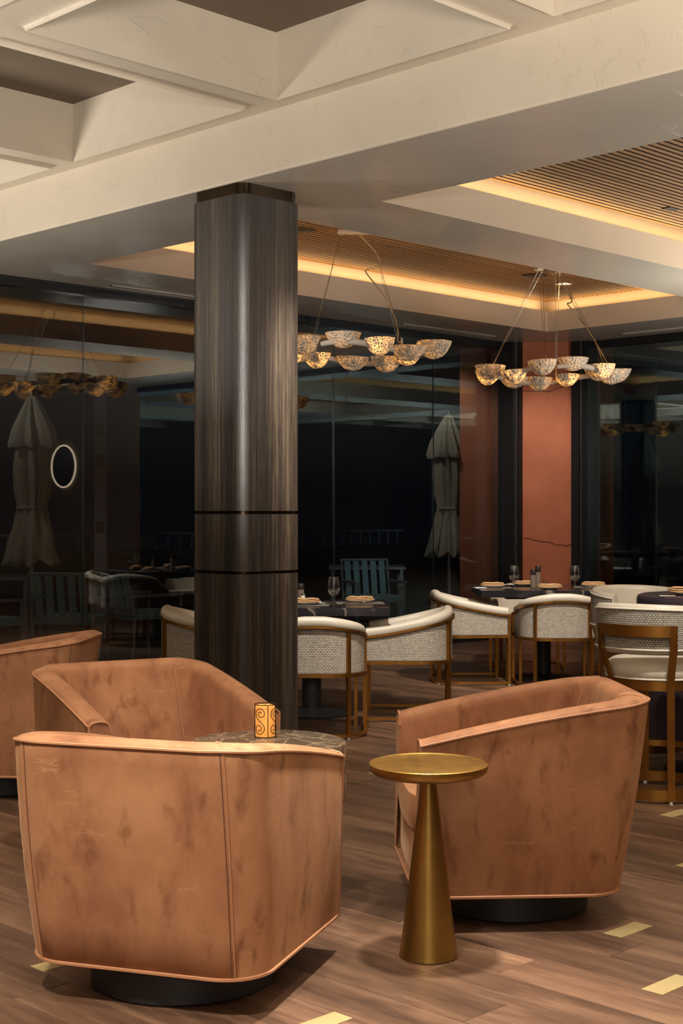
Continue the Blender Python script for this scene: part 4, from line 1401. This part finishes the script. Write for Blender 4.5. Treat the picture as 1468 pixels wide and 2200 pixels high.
# ------------------------------------------------------------------ the patio behind the glass
structure(MB().box(-6, 26, YG + 0.06, 26, -0.08, -0.02).build('ground', 'patio', smooth=0))
structure(MB().box(XG + 0.06, 26, -6, YG + 0.06, -0.08, -0.02).build('ground', 'patio', smooth=0))
structure(MB().box(-6, 20, 14.6, 14.8, -0.02, 0.86).build('wall_patio', 'dark_wall', smooth=0))
def make_umbrella(lab, la, d, rz):
    t = thing('patio_umbrella', lab, 'umbrella', W(la, d, -0.02), rz, 'closed patio umbrellas')
    prof = [(0.03, 2.46), (0.06, 2.42), (0.12, 2.30), (0.19, 2.16), (0.235, 2.03), (0.225, 1.99), (0.165, 1.98), (0.18, 1.80), (0.165, 1.6), (0.125, 1.42), (0.145, 1.34), (0.20, 1.14), (0.255, 0.95), (0.25, 0.93), (0.17, 0.92), (0.10, 0.9), (0.08, 1.4)]
    def crest(a, z):
        return abs(((a * 8 / (2 * PI) + 0.25 * math.sin(3 * z) + 0.15 * math.sin(2 * a)) % 1.0) - 0.5) * 2      # 0 at a fold, 1 at a crest
    n = 96
    rows = []
    for k, (r_, z) in enumerate(prof):
        row = []
        for q in range(n):
            a = 2 * PI * q / n
            w = crest(a, z)
            rr_ = r_ * (0.70 + 0.38 * w ** 0.8 + 0.10 * math.sin(3 * a + 2 * z) + 0.05 * math.sin(11 * a + 5 * z))
            hem = 0.07 * w * (1.0 if 8 < k < 15 and z < 1.0 else (0.35 if 3 < k < 6 else 0.0))
            row.append((rr_ * math.cos(a), rr_ * math.sin(a), z - hem))
        rows.append(row)
    MB().grid(rows, closeu=True).build('canopy', 'umbrella', t, smooth=30)
    MB().tube([(0.134 * math.cos(2 * PI * k / 24), 0.134 * math.sin(2 * PI * k / 24), 1.41) for k in range(24)], 0.012, 6, closed=True).build('tie_strap', 'umbrella', t)
    MB().lathe([(0.0, 0.05), (0.024, 0.05), (0.024, 2.45), (0.012, 2.50), (0.0, 2.51)], 16).build('pole', 'pole', t)
    MB().lathe([(0.0, 0.0), (0.24, 0.0), (0.24, 0.05), (0.05, 0.07), (0.04, 0.2), (0.0, 0.2)], 28).build('stand', 'dark_wall', t)
make_umbrella('closed canvas umbrella outside the left window', -2.92, 13.4, 0.3)
make_umbrella('closed canvas umbrella outside, left of the terracotta pier', 1.21, 16.0, 1.0)

def make_patio_chair():
    t = thing('patio_chair', 'x', 'chair', group='slatted patio chairs')
    # back: a leaning frame with vertical straps
    def lean(z):
        return -0.24 - 0.22 * (z - 0.40)
    for sx in (-1, 1):
        MB().tube([(sx * 0.27, 0.26, 0.0), (sx * 0.27, 0.26, 0.60)], 0.014, 6).build('front_leg', 'patio_frame', t)
        MB().tube([(sx * 0.27, -0.27, 0.0), (sx * 0.27, lean(0.40), 0.40), (sx * 0.27, lean(0.84), 0.84)], 0.015, 6).build('back_leg', 'patio_frame', t)
        MB().box(sx * 0.27 - 0.025, sx * 0.27 + 0.025, -0.30, 0.28, 0.595, 0.62).build('armrest', 'patio_frame', t, smooth=0)
    for z in (0.44, 0.835):
        MB().tube([(-0.27, lean(z), z), (0.27, lean(z), z)], 0.014, 6).build('back_rail', 'patio_frame', t)
    for k in range(5):
        x = -0.20 + 0.10 * k
        mb = MB()
        mb.add([(x - 0.033, lean(0.44) + 0.004, 0.44), (x + 0.033, lean(0.44) + 0.004, 0.44), (x + 0.033, lean(0.83) + 0.004, 0.83), (x - 0.033, lean(0.83) + 0.004, 0.83),
                (x - 0.033, lean(0.44) - 0.006, 0.44), (x + 0.033, lean(0.44) - 0.006, 0.44), (x + 0.033, lean(0.83) - 0.006, 0.83), (x - 0.033, lean(0.83) - 0.006, 0.83)],
               [(0, 1, 2, 3), (7, 6, 5, 4), (0, 4, 5, 1), (1, 5, 6, 2), (2, 6, 7, 3), (3, 7, 4, 0)])
        mb.build('back_strap', 'teal', t, smooth=0)
    MB().box(-0.27, 0.27, -0.25, 0.28, 0.385, 0.46, bevel=0.02).build('seat_cushion', 'teal', t)
    return t
pc = make_patio_chair()
pcs = [(-2.40, 12.6, (0.1, 1.0), 'teal strap patio chair outside, behind the far left armchair'), (-1.86, 13.2, (0.75, 0.66), 'teal strap patio chair outside, left of the column'),
       (-3.15, 12.3, (0.6, 0.8), 'teal cushioned patio chair at the left edge outside'), (0.35, 15.6, (0.3, -1.0), 'dim patio chair outside, right of the column')]
for i, (la, d, f, lab) in enumerate(pcs):
    o = pc if i == 0 else copy_tree(pc)
    o.location = W(la, d, -0.02); o.rotation_euler = (0, 0, facing(*f)); o['label'] = lab
def patio_table(la, d, lab):
    t = thing('patio_table', lab, 'table', W(la, d, -0.02), RV, 'patio tables')
    MB().box(-0.45, 0.45, -0.4, 0.4, 0.70, 0.73, bevel=0.004, seg=1).build('table_top', 'patio_frame', t)
    for sx in (-1, 1):
        for sy in (-1, 1):
            MB().box(sx * 0.40 - 0.02, sx * 0.40 + 0.02, sy * 0.35 - 0.02, sy * 0.35 + 0.02, 0, 0.70).build('leg', 'patio_frame', t, smooth=0)
patio_table(-3.5, 14.3, 'dark patio table outside the left window')
patio_table(0.3, 16.9, 'dark patio table outside, right of the column')
# railing on the parapet
rl = thing('railing', 'thin metal railing on the dark parapet outside', 'railing', (0, 14.7, 0.86))
MB().box(2, 16, -0.02, 0.02, 0.20, 0.225).build('top_rail', 'patio_frame', rl, smooth=0)
bme = MB().box(-0.007, 0.007, -0.007, 0.007, 0, 0.20).mesh('baluster', M['patio_frame'], 0)
for k in range(70):
    link_mesh('baluster', bme, rl, (2.1 + k * 0.2, 0, 0))
# pale post with two dark boxes
po = thing('patio_post', 'pale grey post with small dark boxes outside the left window', 'post', W(-2.62, 15.5, -0.02), RV)
MB().box(-0.065, 0.065, -0.065, 0.065, 0, 2.75).build('shaft', 'post', po, smooth=0)
for z in (1.15, 1.88, 2.2):
    MB().box(-0.04, 0.04, -0.085, -0.064, z, z + 0.12, bevel=0.006, seg=1).build('box', 'black', po)
# outdoor speakers either side of the pier
for i, (la, d, lab) in enumerate(((1.53, 16.3, 'square brown outdoor speaker left of the pier'), (3.05, 15.9, 'square brown outdoor speaker right of the pier'))):
    t = thing('outdoor_speaker', lab, 'speaker', W(la, d, 3.0), facing(0, -1), 'outdoor speakers')
    mt4 = Matrix.Translation((0, 0, 0)) @ Matrix.Rotation(PI / 4, 4, 'Y')
    MB().box(-0.11, 0.11, -0.06, 0.06, -0.11, 0.11, mt4, bevel=0.01).build('cabinet', 'speaker', t)
    mb = MB(); mb.tube([(0.045 * math.cos(2 * PI * k / 20), 0.062, 0.045 * math.sin(2 * PI * k / 20)) for k in range(20)], 0.008, 6, closed=True)
    mb.build('cone', 'black', t)
    MB().box(-0.02, 0.02, -0.02, 0.02, 0.1, 0.35).build('bracket', 'black', t, smooth=0)
# eaves above the patio that carry the speakers
structure(MB().box(X0, 14.6, YG + 0.06, 12.0, H + 0.17, H + 0.3).build('ceiling_eaves', 'dark_wall', smooth=0))
structure(MB().box(XG + 0.07, 15.2, 2, YG + 0.05, H + 0.17, H + 0.3).build('ceiling_eaves', 'dark_wall', smooth=0))
